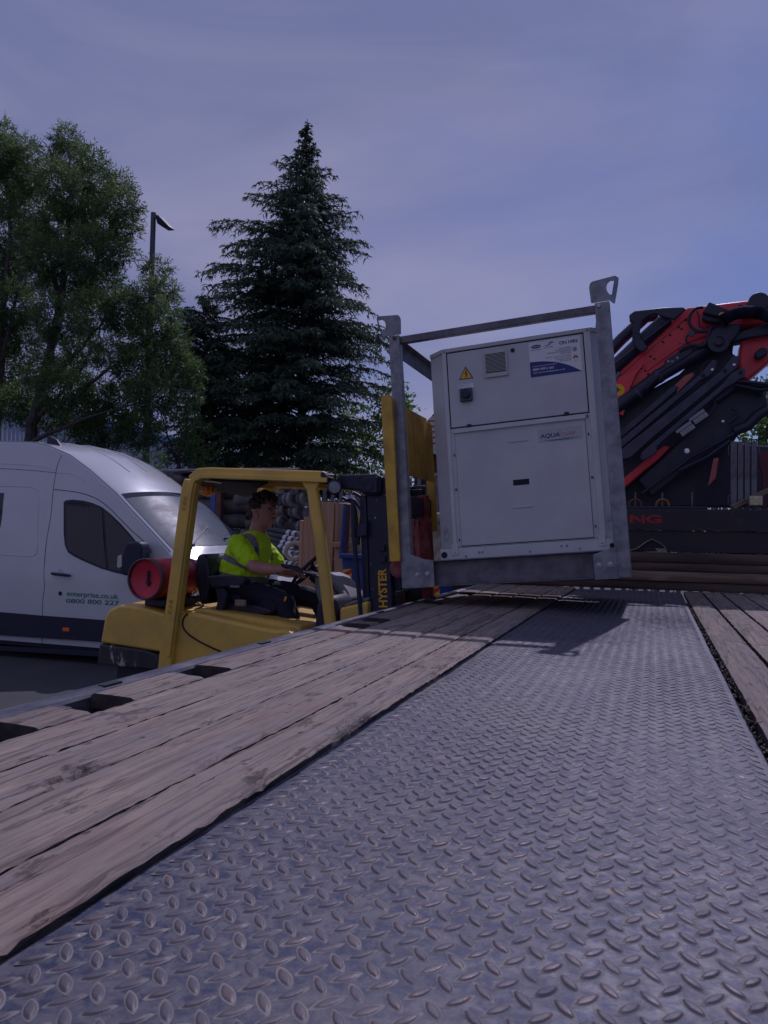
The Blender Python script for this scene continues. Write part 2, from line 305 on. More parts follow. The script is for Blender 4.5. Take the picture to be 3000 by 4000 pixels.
def plate_mat(name, tread):
    m = bpy.data.materials.new(name); m.use_nodes = True; n = m.node_tree.nodes; l = m.node_tree.links; b = n['Principled BSDF']
    def N_(t): return n.new('ShaderNode'+t)
    tc = N_('TexCoord')
    def noise(sc, d=8, r=.65, dist=0): q = N_('TexNoise'); q.inputs['Scale'].default_value = sc; q.inputs['Detail'].default_value = d; q.inputs['Roughness'].default_value = r; q.inputs['Distortion'].default_value = dist; l.new(tc.outputs['Object'], q.inputs[0]); return q.outputs[0]
    def rng_(o, a, z, c=0, d=1): q = N_('MapRange'); q.inputs[1].default_value = a; q.inputs[2].default_value = z; q.inputs[3].default_value = c; q.inputs[4].default_value = d; l.new(o, q.inputs[0]); return q.outputs[0]
    def mix(f, A, B):
        q = N_('Mix'); q.data_type = 'RGBA'
        for s, v in ((0, f), (6, A), (7, B)):
            if isinstance(v, tuple): q.inputs[s].default_value = (*v, 1)
            else: l.new(v, q.inputs[s])
        return q.outputs[2]
    big = noise(2.6, 6, .6); mid = noise(26, 8, .7); fine = noise(150, 4, .6); rust = noise(19, 8, .72, .4)
    if tread == 0:
        mot = noise(38, 9, .72, .3); c = mix(rng_(mot, .43, .57), (.026, .033, .080), (.135, .131, .148)); c = mix(rng_(mid, .50, .66, 0, .6), c, (.165, .155, .16)); lg = noise(1.4, 5, .6, .5); c = mix(rng_(lg, .40, .62, .45, 0), c, (.045, .05, .09)); pt = noise(7.5, 6, .6, .4); c = mix(rng_(pt, .66, .71, 0, .6), c, (.25, .19, .155)); c = mix(rng_(big, .50, .68, 0, .45), c, (.20, .18, .165))
        c = mix(rng_(rust, .62, .69, 0, .65), c, (.26, .15, .10))
        b.inputs['Metallic'].default_value = .25; ro = (.42, .72)
    elif tread == 1:
        c = mix(rng_(mid, .40, .60), (.125, .095, .105), (.085, .08, .11)); c = mix(rng_(rust, .54, .68, 0, .55), c, (.19, .115, .10))
        b.inputs['Metallic'].default_value = .1; ro = (.40, .72)
    else:
        c = mix(rng_(mid, .35, .65), (.27, .245, .21), (.13, .125, .13)); ro = (.7, .9)
    l.new(c, b.inputs['Base Color']); l.new(rng_(mid, .3, .7, *ro), b.inputs['Roughness'])
    bu = N_('Bump'); bu.inputs['Strength'].default_value = .55; bu.inputs['Distance'].default_value = .0012; ad = N_('Math'); ad.operation = 'MULTIPLY_ADD'; l.new(fine, ad.inputs[0]); ad.inputs[1].default_value = .4; l.new(mid, ad.inputs[2]); l.new(ad.outputs[0], bu.inputs['Height']); l.new(bu.outputs[0], b.inputs['Normal'])
    return m
# asphalt
M['asphalt'] = mat('asphalt', (.045, .045, .05), .85, c2=(.07, .068, .07), sc=1.2, amt=.7, bump=.6, bsc=120)
# ================================================================== GROUND
g = MB(); g.add([(-400, -300, 0), (400, -300, 0), (400, 700, 0), (-400, 700, 0)], [(0, 1, 2, 3)])
tag(g.build('ground', M['asphalt'], smooth=False), kind='structure')
# ================================================================== FLATBED TRUCK
truck = thing('flatbed_truck', 'flatbed truck with weathered plank deck and a rusty chequer plate walkway down its middle', 'truck', (-.19, 0, 0))
Y0, Y1 = -1.2, 6.62
def plank(x0, x1, y0, y1, name='plank', seed=0, chip=None, zt=DECK, th=.036, mt=None):
    r = random.Random(seed); b = MB(); n = max(3, int((y1-y0)/.02)); rings = []
    j0 = j1 = 0; tilt = r.uniform(-.0012, .0012)
    for i in range(n+1):
        y = y0+(y1-y0)*i/n; j0 = j0*.8+r.gauss(0, .0006); j1 = j1*.8+r.gauss(0, .0006)
        a = x0+.0024+abs(j0); c = x1-.0024-abs(j1); dz0 = dz1 = .004+abs(r.gauss(0, .0012))
        if r.random() < .05: dz0 += r.uniform(.003, .008)
        if r.random() < .05: dz1 += r.uniform(.003, .008)
        if chip:
            for cy, cw, cdep, side in chip:
                t = max(0, 1-abs(y-cy)/cw)
                if t > 0:
                    k = cdep*t**.5*(1+r.uniform(-.5, .5))
                    if side > 0: c -= k*.55; dz1 += k*.5
                    else: a += k*.55; dz0 += k*.5
        z = zt+r.gauss(0, .0004)
        rings.append([Vector(p) for p in ((a, y, z-th), (a, y, z-dz0), (a+.006+dz0*.8, y, z+tilt), ((a+c)/2, y, z+.0008), (c-.006-dz1*.8, y, z-tilt), (c, y, z-dz1), (c, y, z-th))])
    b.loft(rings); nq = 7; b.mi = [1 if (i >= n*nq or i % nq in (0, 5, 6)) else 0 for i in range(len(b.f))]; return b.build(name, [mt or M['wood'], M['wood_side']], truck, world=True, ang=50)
left = [(-.75, -.607), (-.915, -.75), (-1.062, -.915), (-1.21, -1.062)]
chips = {0: [(1.58, .12, .030, 1), (1.12, .05, .010, 1), (.72, .1, .008, 1), (2.3, .12, .014, 1)], 1: [(1.2, .08, .014, 1), (.85, .05, .018, -1)], 2: [(1.08, .05, .03, 1), (2.4, .1, .014, -1)], 3: [(1.9, .2, .01, 1)]}
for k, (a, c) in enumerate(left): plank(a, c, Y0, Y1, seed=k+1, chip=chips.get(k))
notch = [(.62, .80), (1.05, 1.30), (1.46, 1.615), (1.93, 2.085), (3.20, 3.335), (3.44, 3.60), (4.52, 4.66), (5.32, 5.5)]
ys = Y0
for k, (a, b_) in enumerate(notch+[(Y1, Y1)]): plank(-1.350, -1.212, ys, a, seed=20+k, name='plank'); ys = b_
def cross_split(x0, x1, cuts, seed):
    y = Y0
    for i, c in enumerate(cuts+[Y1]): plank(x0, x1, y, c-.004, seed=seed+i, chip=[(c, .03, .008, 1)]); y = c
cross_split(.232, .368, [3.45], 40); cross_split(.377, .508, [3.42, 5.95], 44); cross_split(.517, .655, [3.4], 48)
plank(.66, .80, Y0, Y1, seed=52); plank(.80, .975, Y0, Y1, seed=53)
b = MB()                                      # worn steel edge rail with rope slots
for i in range(120):
    pass
rings = []; r = random.Random(3)
for i in range(161):
    y = Y0+(Y1+.1-Y0)*i/160; w = r.gauss(0, .0012)
    rings.append([Vector(p) for p in ((-1.425, y, DECK-.16), (-1.425+w, y, DECK-.012), (-1.416, y, DECK-.002), (-1.386, y, DECK+.001+w), (-1.360, y, DECK-.003), (-1.354, y, DECK-.012), (-1.354, y, DECK-.16))])
b.loft(rings); b.build('side_rail', M['deckrail'], truck, world=True, ang=30)
b = MB(); b.box((.98, Y0, DECK-.16), (1.045, Y1, DECK+.001)); b.build('side_rail', M['deckrail'], truck, world=True, bevel=.006)
for a, c in notch:                            # steel pocket and rope ring seen in each notch
    b = MB(); b.box((-1.35, a-.05, DECK-.085), (-1.22, c+.05, DECK-.075)); b.tube([(-1.35, a-.03, DECK-.018), (-1.325, a+.01, DECK-.010), (-1.29, a+.02, DECK-.016)], .014, 8)
    b.build('lashing_pocket', M['deckrail'], truck, world=True)
for ysl in (.9, 1.73, 2.6, 3.9, 4.95):
    b = MB(); b.box((-1.392, ysl-.035, DECK-.002), (-1.368, ysl+.035, DECK+.0035)); b.build('rope_slot', M['dark'], truck, world=True)
b = MB(); b.box((-1.35, Y0, DECK-.17), (.98, Y1, DECK-.09)); b.box((-.75, Y0, DECK-.42), (-.62, Y1+1, DECK-.171)); b.box((.25, Y0, DECK-.42), (.38, Y1+1, DECK-.171))
b.build('chassis', M['black'], truck, world=True)
for x in (-1.15, .78):
    for y in (-.4, 9.2):
        b = MB(); b.cyl((x-.14, y, .5), (x+.14, y, .5), .5, 28); b.build('wheel', M['rubber'], truck, world=True, bevel=.03)
# chequer plate walkway -------------------------------------------------
PX0, PX1, PZ = -.599, .212, DECK-.008
def chequer():
    V = []; Q = []; MI = []
    def addv(vs, fs, k):
        o = len(V); V.extend(vs); Q.extend([tuple(i+o for i in f) for f in fs]); MI.extend([k]*len(fs))
    ny, nx = 240, 26
    for j in range(ny+1):
        for i in range(nx+1):
            x = PX0+(PX1-PX0)*i/nx; y = Y0+(6.56-Y0)*j/ny
            z = PZ+.0022*math.sin(x*7+y*1.3)+.0015*math.sin(y*5.1+x*3)-(.003 if i in (0, nx) else 0)
            if i in (0, nx): x += random.gauss(0, .0012)
            V.append((x, y, z))
    for j in range(ny):
        for i in range(nx):
            a = j*(nx+1)+i; Q.append((a, a+1, a+nx+2, a+nx+1)); MI.append(0)
    addv([(PX0, Y0, PZ-.012), (PX0, 6.56, PZ-.012), (PX0, 6.56, PZ), (PX0, Y0, PZ)], [(0, 1, 2, 3)], 0)
    addv([(PX1, Y0, PZ-.012), (PX1, 6.56, PZ-.012), (PX1, 6.56, PZ), (PX1, Y0, PZ)], [(0, 1, 2, 3)], 0)
    n = 12; r = random.Random(5)
    j = 0; y = -.2
    base = [(math.cos(2*PI*k/n), math.sin(2*PI*k/n)) for k in range(n)]
    while y < 6.53:
        for s in (0, 1):
            yy = y+(.0215 if s else 0); x = -.2575+(.0185 if not s else 0)-.037*9
            while x < PX1-.012:
                if x > PX0+.012:
                    ang = (-49 if s else 50)+r.gauss(0, 1.5); ca, sa = math.cos(math.radians(ang)), math.sin(math.radians(ang))
                    L_, w_ = .0150*r.uniform(.94, 1.06), .0051*r.uniform(.88, 1.12); h = .0029*r.uniform(.65, 1.1)*(.8+.25*math.sin(x*9+1)*math.sin(yy*3.3))
                    zb = PZ+.0022*math.sin(x*7+yy*1.3)+.0015*math.sin(yy*5.1+x*3)
                    def ring(f, z, pw=1.0):
                        o = []
                        for c, q in base:
                            a = L_*f*c; bq = w_*f*q*(abs(1-c*c)**.25)
                            o.append((x+a*ca-bq*sa, yy+a*sa+bq*ca, z))
                        return o
                    full = y < 3.2
                    gx = 1.0
                    vs = []
                    if full: vs += ring(1.28+r.uniform(-.06, .1), zb+.00015)
                    vs += ring(1.0, zb+.0003); vs += ring(.88, zb+h*.82); vs += ring(.55, zb+h)
                    vs.append((x, yy, zb+h*1.05)); m_ = len(vs)//n; fs = []; 
                    for q in range(m_-1):
                        fs += [(q*n+k, q*n+(k+1) % n, (q+1)*n+(k+1) % n, (q+1)*n+k) for k in range(n)]
                    k0 = len(Q)
                    addv(vs, fs, 1)
                    if full: MI[k0:k0+n] = [2]*n
                    o = len(V)-1-n; Q.extend([(o+k, o+(k+1) % n, len(V)-1) for k in range(n)]); MI.extend([1]*n)
                x += .037
        y += .043
    me = bpy.data.meshes.new('chequer_plate'); off = MW[truck.name].translation
    me.from_pydata([(v[0]-off.x, v[1]-off.y, v[2]-off.z) for v in V], [], Q)
    for k in range(3): me.materials.append(plate_mat('chequer_plate_%d' % k, k))
    me.polygons.foreach_set('material_index', MI); me.polygons.foreach_set('use_smooth', [True]*len(me.polygons))
    return link('chequer_plate', me, truck)
chequer()
b = MB(); r = random.Random(8)                 # grit and chips in the gap beside the plate
for i in range(520):
    y = r.uniform(1.2, 5.6); x = r.uniform(.213, .236); s = r.uniform(.0015, .005); z = DECK-.012-r.uniform(0, .016)
    b.cbox((x, y, z), (s*r.uniform(.5, 2.5), s*r.uniform(.6, 2), s), rot=(r.random()*3, r.random()*3, r.random()*3))
for i in range(160):
    y = r.uniform(.4, 5.6); x = r.uniform(-.606, -.59); s = r.uniform(.001, .003)
    b.cbox((x, y, DECK-.02-r.uniform(0, .01)), (s, s*2, s), rot=(r.random()*3, r.random()*3, r.random()*3))
tag(b.build('debris', M['debris'], smooth=False), kind='stuff', label='dry grit and wood chips in the gaps beside the chequer plate')
# headboard beam --------------------------------------------------------
HY = 6.66
b = MB(); b.box((-1.35, HY, 1.757), (1.04, HY+.14, 1.93)); b.box((-1.35, HY+.02, 1.5825), (1.04, HY+.12, 1.754))
hb = b.build('headboard_beam', mat('scratched_black_steel', (.016, .014, .026), .5, c2=(.035, .022, .03), sc=3, amt=.9, spots=(.16, .15, .17), spot_sc=23, spot_t=.71, stretch=(.6, 1, 1.5)), truck, world=True, bevel=.004)
def onface(x, z, y, rot=0): return Matrix.Translation((x, y, z)) @ Euler((PI/2, 0, 0)).to_matrix().to_4x4() @ Euler((0, 0, rot)).to_matrix().to_4x4()
def rel(p, Mx): return MW[p.name].inverted() @ Mx
text_part('lettering', 'NG', .085, mat('chipped_red_paint', (.40, .02, .03), .6, spots=(.04, .03, .04), spot_sc=22, spot_t=.6), truck, rel(truck, onface(-.19, 1.818, HY-.0022)), wide=2.0, bold=.003)
text_part('chalk_writing', '9oo', .085, M['grey_print'], truck, rel(truck, onface(.62, 1.80, HY-.0022)), wide=1.0, bold=-.0035)
b = MB()
for q, w in (((2612, 1990), 1), ): pass
r = random.Random(12)
for i in range(26):
    x = r.uniform(-.2, .9); z = r.uniform(1.775, 1.915); a = r.choice((0, .8, -.9, 1.4, .2))+r.gauss(0, .2); l_ = r.uniform(.01, .045)
    b.cbox((x, HY-.001, z), (l_, .0012, r.uniform(.0008, .0018)), rot=(0, a, 0))
for i in range(60):
    x = r.uniform(-.2, .95); b.cbox((x, HY-.001, r.choice((1.927, 1.76))+r.uniform(-.003, .001)), (r.uniform(.01, .05), .0012, r.uniform(.001, .003)))
b.build('scratches', M['galv_dark'], truck, world=True, smooth=False)
b = MB(); b.box((-.35, HY+.01, 1.932), (.413, HY+.12, 1.955)); b.build('ledge', M['black'], truck, world=True, bevel=.003)
for x in (.298, .07, -.14):
    b = MB(); b.cyl((x, HY+.06, 1.93), (x, HY+.06, 2.07), .007, 8); b.build('pin', M['galv_dark'], truck, world=True)
for x, c, l_ in ((.072, (.35, .11, .03), 'orange lifting ring on the black beam, right of the darker ring'), (-.141, (.16, .04, .03), 'dark red lifting ring on the black beam, nearest the crated unit')):
    t = MB(); t.torus((x, HY+.05, 1.962), .049, .0095, (0, 1, .1)); o = t.build('lifting_ring', mat('ring_paint', c, .6, c2=(.10, .05, .04), sc=20, amt=.7)); tag(o, l_, 'lifting ring')
# stacked timbers
zz = [1.2725, 1.345, 1.427, 1.496, 1.578]; names = ['lowest dark timber of the stack across the far end of the deck', 'pale timber second from the bottom of the stack on the deck', 'brown timber third from the bottom of the stack on the deck', 'topmost brown timber of the stack, under the black beam']
for i in range(4):
    b = MB(); rings = []; r = random.Random(60+i); y0 = HY-.045+(.012, -.006, .004, .0)[i]
    for k in range(25):
        x = -1.33+2.35*k/24; w = r.gauss(0, .0015); z0, z1_ = zz[i]+.001, zz[i+1]-.002
        rings.append([Vector(p) for p in ((x, y0+w, z0+.004), (x, y0+w, z1_-.005), (x, y0+.006, z1_+w*.3), (x, y0+.15, z1_), (x, y0+.156, z0), (x, y0+.006, z0))])
    b.loft(rings); o = b.build('timber_beam', M['timber_pale'] if i == 1 else M['timber'], ang=60); tag(o, names[i], 'timber', 'timbers stacked at the far end of the deck')
b = MB(); zt = zz[4]                           # strap lying on the timbers
P_ = [(-.19, zt+.004), (-.12, zt+.03), (-.05, zt+.085), (-.01, zt+.105), (.05, zt+.075), (.09, zt+.045), (.097, zt+.008), (.04, zt+.006), (-.06, zt+.02), (-.02, zt+.075), (.03, zt+.083), (.075, zt+.02), (-.02, zt+.004), (-.17, zt+.004)]
b.tube([(x, HY-.02+.006*i, z) for i, (x, z) in enumerate(P_)], 0, sq=(.05, .004), up=(0, 0, 1)); o = b.build('ratchet_strap', M['strap'], ang=60); tag(o, 'loosely coiled pale ratchet strap lying on the timber stack', 'strap')
# galvanised stakes behind the beam
for i, (a, c) in enumerate(((.594, .640), (.646, .686), (.696, .735), (.745, .786))):
    t = thing('stake_post', ['galvanised stake standing nearest the crane, first from the left', 'galvanised stake second from the left behind the black beam', 'galvanised stake third from the left behind the black beam', 'rightmost of the four galvanised stakes, behind the work lamp'][i], 'stake', (a, HY+.16, 1.5), 'galvanised stakes behind the black beam')
    b = MB(); b.box((a, HY+.16, 1.5), (c, HY+.20, 2.49)); b.build('post', M['galv_dark'], t, world=True, bevel=.004)
    if i in (0, 3):
        for z in (1.99, 2.40):
            x = a-.001 if i == 0 else c+.001; s = -1 if i == 0 else 1
            b = MB(); b.tube([(x, HY+.18, z-.02), (x+s*.016, HY+.18, z-.012), (x+s*.016, HY+.18, z+.055), (x, HY+.18, z+.065)], .004, 6); b.build('handle', M['galv_dark'], t, world=True)
t = thing('work_lamp', 'square five-bulb work lamp on the black beam', 'lamp', (.762, HY+.03, 1.93))
b = MB(); b.box((.711, HY+.0, 1.958), (.813, HY+.05, 2.041)); b.build('housing', M['grey_plastic'], t, world=True, bevel=.01)
b = MB(); b.box((.719, HY-.006, 1.966), (.805, HY-.001, 2.033)); b.build('lens', M['lens'], t, world=True, bevel=.004)
for dx, dz in ((-.027, .018), (.027, .018), (-.027, -.018), (.027, -.018), (0, 0)):
    b = MB(); b.lathe([(.013, 0), (.013, .004), (.009, .005), (.004, .003), (0.0005, .003)], (.762+dx, HY-.006, 2.0+dz), (0, -1, 0), 14); b.build('bulb', mat('bulb', (.6, .48, .2), .2), t, world=True)
b = MB(); b.box((.745, HY+.01, 1.931), (.78, HY+.04, 1.958)); b.build('bracket', M['black'], t, world=True)
b = MB(); b.tube([(.60, HY+.10, 1.95), (1.0, HY+.22, 2.16)], 0, sq=(.05, .035)); tag(b.build('timber_brace', M['timber_pale'], bevel=.003), 'short brown timber brace slanting behind the work lamp', 'timber')
# ================================================================== LOADER CRANE (folded behind the headboard)
crane = thing('loader_crane', 'red folded loader crane with black cylinders and grey extension beams', 'crane', (.6, 7.6, DECK))
def pl5(pts, y): return [XZ(z5(*p), y) for p in pts]
def pl8(pts, y): return [XZ(z8(*p), y) for p in pts]
def cp(name, pts, y, th, mt, f=pl8, bevel=.012):
    b = MB(); b.prism(f(pts, y), y, y+th); return b.build(name, mt, crane, world=True, bevel=bevel)
def ct(name, pts, r, y, mt, f=pl8, n=18, dy=None):
    b = MB(); q = [(x, y+(dy[i] if dy else 0), z) for i, (x, z) in enumerate(f(pts, y))]; b.tube(q, r, n); return b.build(name, mt, crane, world=True)
KY = 7.45
boom = cp('main_boom', [(-250, 1030), (560, 300), (790, 140), (1470, 60), (1800, 40), (1800, 300), (1380, 330), (1010, 520), (700, 640), (460, 860), (160, 1130), (-60, 1300)], KY, .26, M['crane_red'], bevel=.02)
cp('boom_flange', [(-200, 1050), (270, 640), (640, 330), (800, 200), (815, 225), (650, 365), (290, 680), (-180, 1095)], KY-.012, .01, M['crane_red'], bevel=.004)
cp('boom_flange', [(330, 800), (560, 640), (760, 500), (1010, 420), (1015, 445), (770, 530), (575, 668), (345, 835)], KY-.012, .01, M['crane_red'], bevel=.004)
cp('pivot_cheek', [(-80, 960), (300, 760), (330, 740), (235, 860), (170, 1010), (95, 1310), (50, 1290), (-60, 1320)], KY-.05, .036, M['crane_red'], bevel=.006)
for x, y in ((773, 278), (694, 354), (726, 374), (602, 440), (524, 515), (712, 536), (390, 671), (432, 696), (290, 799), (333, 824), (365, 860)):
    X, Z = XZ(z8(x, y), KY-.001); b = MB(); b.cyl((X, KY-.003, Z), (X, KY+.004, Z), .0105, 12); b.build('bolt_hole', M['dark'], crane, world=True)
X, Z = XZ(z8(1358, 148), KY); b = MB(); b.cyl((X, KY-.004, Z), (X, KY+.004, Z), .028, 20); b.build('pivot_hole', M['dark'], crane, world=True)
X, Z = XZ(z5(262, 748), KY-.05); b = MB(); b.cyl((X, KY-.054, Z), (X, KY-.05, Z), .055, 24); b.build('round_sticker', M['sign_yellow'], crane, world=True)
text_part('lettering', 'R', .055, M['black'], crane, rel(crane, onface(X-.012, Z-.02, KY-.0557, .6)), bold=.003)
# upper black cylinders and their bracket
ct('upper_cylinder', [(-150, 720), (80, 480), (330, 250), (470, 225)], [.055, .055, .055, .045], KY+.1, M['crane_dark'])
ct('upper_cylinder', [(-100, 880), (240, 560), (560, 270), (585, 250)], [.067, .067, .067, .045], KY-.02, M['crane_dark'])
ct('hydraulic_pipe', [(-50, 790), (590, 285)], .008, KY-.1, M['crane_grey'])
cp('top_bracket', [(158, 220), (215, 178), (520, 140), (740, 135), (778, 160), (650, 275), (560, 255), (440, 210), (370, 235), (300, 290), (275, 400), (290, 470), (345, 540), (370, 575), (300, 630), (240, 590), (190, 500), (200, 300), (165, 300)], KY-.13, .03, M['crane_dark'])
ct('lower_cylinder', [(-250, 1420), (150, 1130), (480, 880), (960, 600), (1030, 580)], [.063, .063, .063, .063, .045], KY-.03, M['crane_dark'], n=24)
b = MB(); q = [(x, KY-.03, z) for x, z in pl8([(455, 900), (500, 868)], KY-.03)]; b.tube(q, .067, 24); b.build('cylinder_band', M['crane_grey'], crane, world=True); b = MB(); q = [(x, KY-.03, z) for x, z in pl8([(240, 1080), (268, 1058)], KY-.03)]; b.tube(q, .067, 24); b.build('cylinder_band', M['crane_grey'], crane, world=True)
cp('valve_block', [(465, 840), (545, 790), (540, 715), (680, 625), (830, 570), (870, 600), (780, 680), (480, 865)], KY-.10, .07, M['crane_dark'])
for x, y in ((625, 725), (680, 687), (582, 723)):
    X, Z = XZ(z8(x, y), KY-.1); b = MB(); b.cyl((X, KY-.105, Z), (X, KY-.1, Z), .011, 12); b.build('bolt', M['galv'], crane, world=True)
cp('pulley_arm', [(1380, 310), (1340, 430), (1250, 530), (1180, 590), (1100, 610), (1040, 570), (1020, 500), (1050, 400), (1130, 330), (1260, 310)], KY-.14, .05, M['crane_dark'], bevel=.015)
X, Z = XZ(z8(1125, 515), KY-.14); b = MB(); b.lathe([(.09, 0), (.09, .012), (.05, .014), (.03, .03), (.001, .03)], (X, KY-.14, Z), (0, -1, 0), 28); b.build('pulley', M['crane_dark'], crane, world=True)
cp('link_arm', [(1230, 470), (1400, 390), (1800, 250), (1800, 420), (1600, 450), (1400, 480), (1260, 530)], KY-.09, .05, M['crane_dark'])
X, Z = XZ(z8(1560, 90), KY-.1); b = MB(); b.cyl((X, KY-.12, Z), (X, KY+.3, Z), .088, 32); b.build('end_drum', M['crane_dark'], crane, world=True, bevel=.01)
cp('drum_arm', [(1480, 50), (1640, 60), (1640, 140), (1560, 190), (1380, 260), (1370, 200)], KY-.07, .06, M['crane_dark'])
bx = cp('control_box', [(1025, 78), (1253, 170), (1190, 258), (950, 195)], KY-.22, .16, M['plastic'], bevel=.01)
cp('control_box_base', [(950, 195), (1190, 258), (1160, 310), (1000, 290), (950, 260)], KY-.17, .1, M['crane_dark'])
X, Z = XZ(z8(1163, 228), KY-.222); b = MB(); b.cyl((X, KY-.226, Z), (X, KY-.222, Z), .029, 20); b.build('round_sticker', M['sign_yellow'], crane, world=True)
b = MB()                                       # ribbed hose
P_ = pl8([(1150, 290), (1180, 270), (1280, 215), (1400, 192), (1520, 195), (1600, 215), (1760, 270)], KY-.2); pts = []
from mathutils.geometry import interpolate_bezier
def smooth_path(P, n=8):
    P = [Vector(p) for p in P]; out = []
    for i in range(len(P)-1):
        p0, p1 = P[i], P[i+1]; t0 = (P[min(i+1, len(P)-1)]-P[max(i-1, 0)])/6; t1 = (P[min(i+2, len(P)-1)]-P[i])/6
        out += interpolate_bezier(p0, p0+t0, p1-t1, p1, n+1)[:-1]
    return out+[P[-1]]
pts = smooth_path([(x, KY-.2, z) for x, z in P_], 16); b.tube(pts, [.058 if i % 2 else .049 for i in range(len(pts))], 16); b.build('ribbed_hose', M['plastic'], crane, world=True, ang=20)
for pth, rr in (([(960, 140), (890, 150), (830, 200), (805, 280), (830, 350), (900, 395), (1000, 400), (1100, 385)], .014), ([(1100, 320), (1040, 370), (1025, 440), (985, 530), (930, 560), (870, 550), (800, 555), (700, 610)], .017),
                ([(830, 425), (785, 450), (775, 500), (810, 535), (850, 545)], .010), ([(840, 440), (880, 410), (940, 410), (1010, 400)], .010), ([(890, 180), (915, 250), (915, 330), (960, 365), (1020, 350)], .007), ([(940, 850), (960, 760), (1040, 715), (1110, 730), (1090, 800), (1050, 850)], .007), ([(1180, 800), (1200, 720), (1260, 665), (1300, 660)], .008), ([(480, 870), (440, 920), (370, 990), (340, 1020)], .010)):
    b = MB(); b.tube(smooth_path([(x, KY-.11, z) for x, z in pl8(pth, KY-.11)], 6), rr, 8); b.build('cable', M['plastic'], crane, world=True)
X, Z = XZ(z8(828, 425), KY-.1); b = MB(); b.cyl((X, KY-.12, Z), (X, KY-.1, Z), .028, 16); b.build('gauge', M['crane_grey'], crane, world=True)
# grey extension beams
E_ = [([(-100, 1560), (80, 1460), (600, 1010), (640, 990), (680, 990), (665, 1040), (90, 1540), (-80, 1660)], 7.38), ([(-100, 1650), (80, 1560), (920, 870), (1060, 705), (1115, 715), (1100, 810), (1030, 880), (930, 930), (80, 1660), (-60, 1760)], 7.30),
      ([(-100, 1830), (120, 1640), (1150, 830), (1280, 660), (1350, 665), (1335, 780), (1230, 870), (400, 1560), (180, 1760)], 7.24), ([(280, 1760), (300, 1700), (1180, 960), (1260, 860), (1380, 790), (1420, 810), (1400, 880), (1300, 960), (1200, 1010), (460, 1640), (460, 1700), (380, 1760), (300, 1800)], 7.17)]
for k, (p, y) in enumerate(E_): cp('extension_beam', p, y, .05, M['crane_grey'], bevel=.008)
for (x, y), yy in (((960, 877), 7.30), ((1194, 826), 7.24), ((1362, 845), 7.17)):
    X, Z = XZ(z8(x, y), yy); b = MB(); b.cyl((X, yy-.003, Z), (X, yy, Z), .018, 16); b.build('pin_hole', M['dark'], crane, world=True)
for (x, y), yy in (((1058, 812), 7.30), ((1294, 760), 7.24), ((1173, 1372), 7.3), ((1225, 1575), 7.3)):
    X, Z = XZ(z8(x, y), yy-.01); b = MB(); b.lathe([(.012, 0), (.012, .01), (.005, .012)], (X, yy, Z), (0, -1, 0), 12); b.build('bolt', M['chrome'], crane, world=True)
b = MB(); X, Z = XZ(z5(681, 1132), 7.3); b.lathe([(.022, 0), (.022, .01), (.008, .012)], (X, 7.2, Z), (0, -1, 0), 14)
b.build('bolt', M['chrome'], crane, world=True)
cp('second_boom', [(1370, 500), (1480, 480), (1620, 440), (1800, 400), (1800, 640), (1659, 740), (1440, 930), (1390, 900), (1350, 770), (1345, 660)], KY+.02, .24, M['crane_red'], bevel=.02)
cp('boom_lamp', [(1520, 620), (1600, 565), (1659, 590), (1659, 640), (1560, 700), (1520, 670)], KY-.1, .09, M['plastic'])
cp('lower_boom', [(-100, 2060), (110, 1975), (330, 1790), (530, 1635), (610, 1640), (480, 1780), (330, 1900), (60, 2130), (-100, 2300)], 7.34, .10, M['crane_red'])
cp('added_shade_slab', [(-1500, 1700), (-1350, 1250), (-1000, 850), (-560, 560), (-230, 560), (-100, 1350), (-200, 2200), (-1450, 2250)], KY+.12, .2, M['crane_dark'])  # unseen slab added behind the chiller to cast shade on the far planks
cp('boom_housing', [(-100, 1350), (300, 1080), (700, 860), (1000, 560), (1180, 480), (1300, 330), (1620, 300), (1620, 420), (1400, 500), (1290, 520), (1275, 640), (1360, 690), (1420, 1000), (700, 1600), (300, 1950), (-100, 2200)], KY+.12, .16, M['crane_dark'])
cp('lower_boom_plate', [(1300, 950), (1560, 1010), (1630, 1060), (1659, 1180), (1640, 1260), (1420, 1450), (1290, 1560), (900, 1800), (400, 2200), (250, 2000), (800, 1500), (1080, 1150)], 7.36, .07, M['crane_dark'], bevel=.02)
for pth, yy, r_ in (([(1100, 1150), (1300, 1000), (1480, 1010), (1600, 1070)], 7.30, .03), ([(1290, 1480), (1440, 1420), (1560, 1300), (1659, 1240)], 7.28, .045), ([(700, 1900), (1000, 1760), (1250, 1580)], 7.28, .02), ([(300, 2150), (800, 1780), (1300, 1500)], 7.27, .014), ([(1000, 1330), (1060, 1260), (1090, 1180), (1080, 1140)], 7.25, .01), ([(1230, 1390), (1330, 1320), (1340, 1260), (1270, 1230)], 7.25, .012)):
    ct('hydraulic_pipe', pth, r_, yy, M['crane_dark'], n=12)
for cx, cy, ln in ((905, 1330, 1), (765, 1460, 1)):
    X, Z = XZ(z8(cx, cy), 7.2); t = Matrix.Translation((X, 7.2, Z)) @ Euler((0, -.62, 0)).to_matrix().to_4x4()
    b = MB(); b.cbox((0, 0, .024), (.15, .04, .03), t); b.cbox((.01, -.01, -.018), (.13, .04, .042), t)
    for k in range(5): b.cbox((-.05+.025*k, -.025, -.018), (.008, .02, .046), t)
    b.build('connector_block', M['grey_plastic'] if ln == 0 else mat('pale_connector', (.30, .29, .31), .5), crane, world=True, bevel=.003)
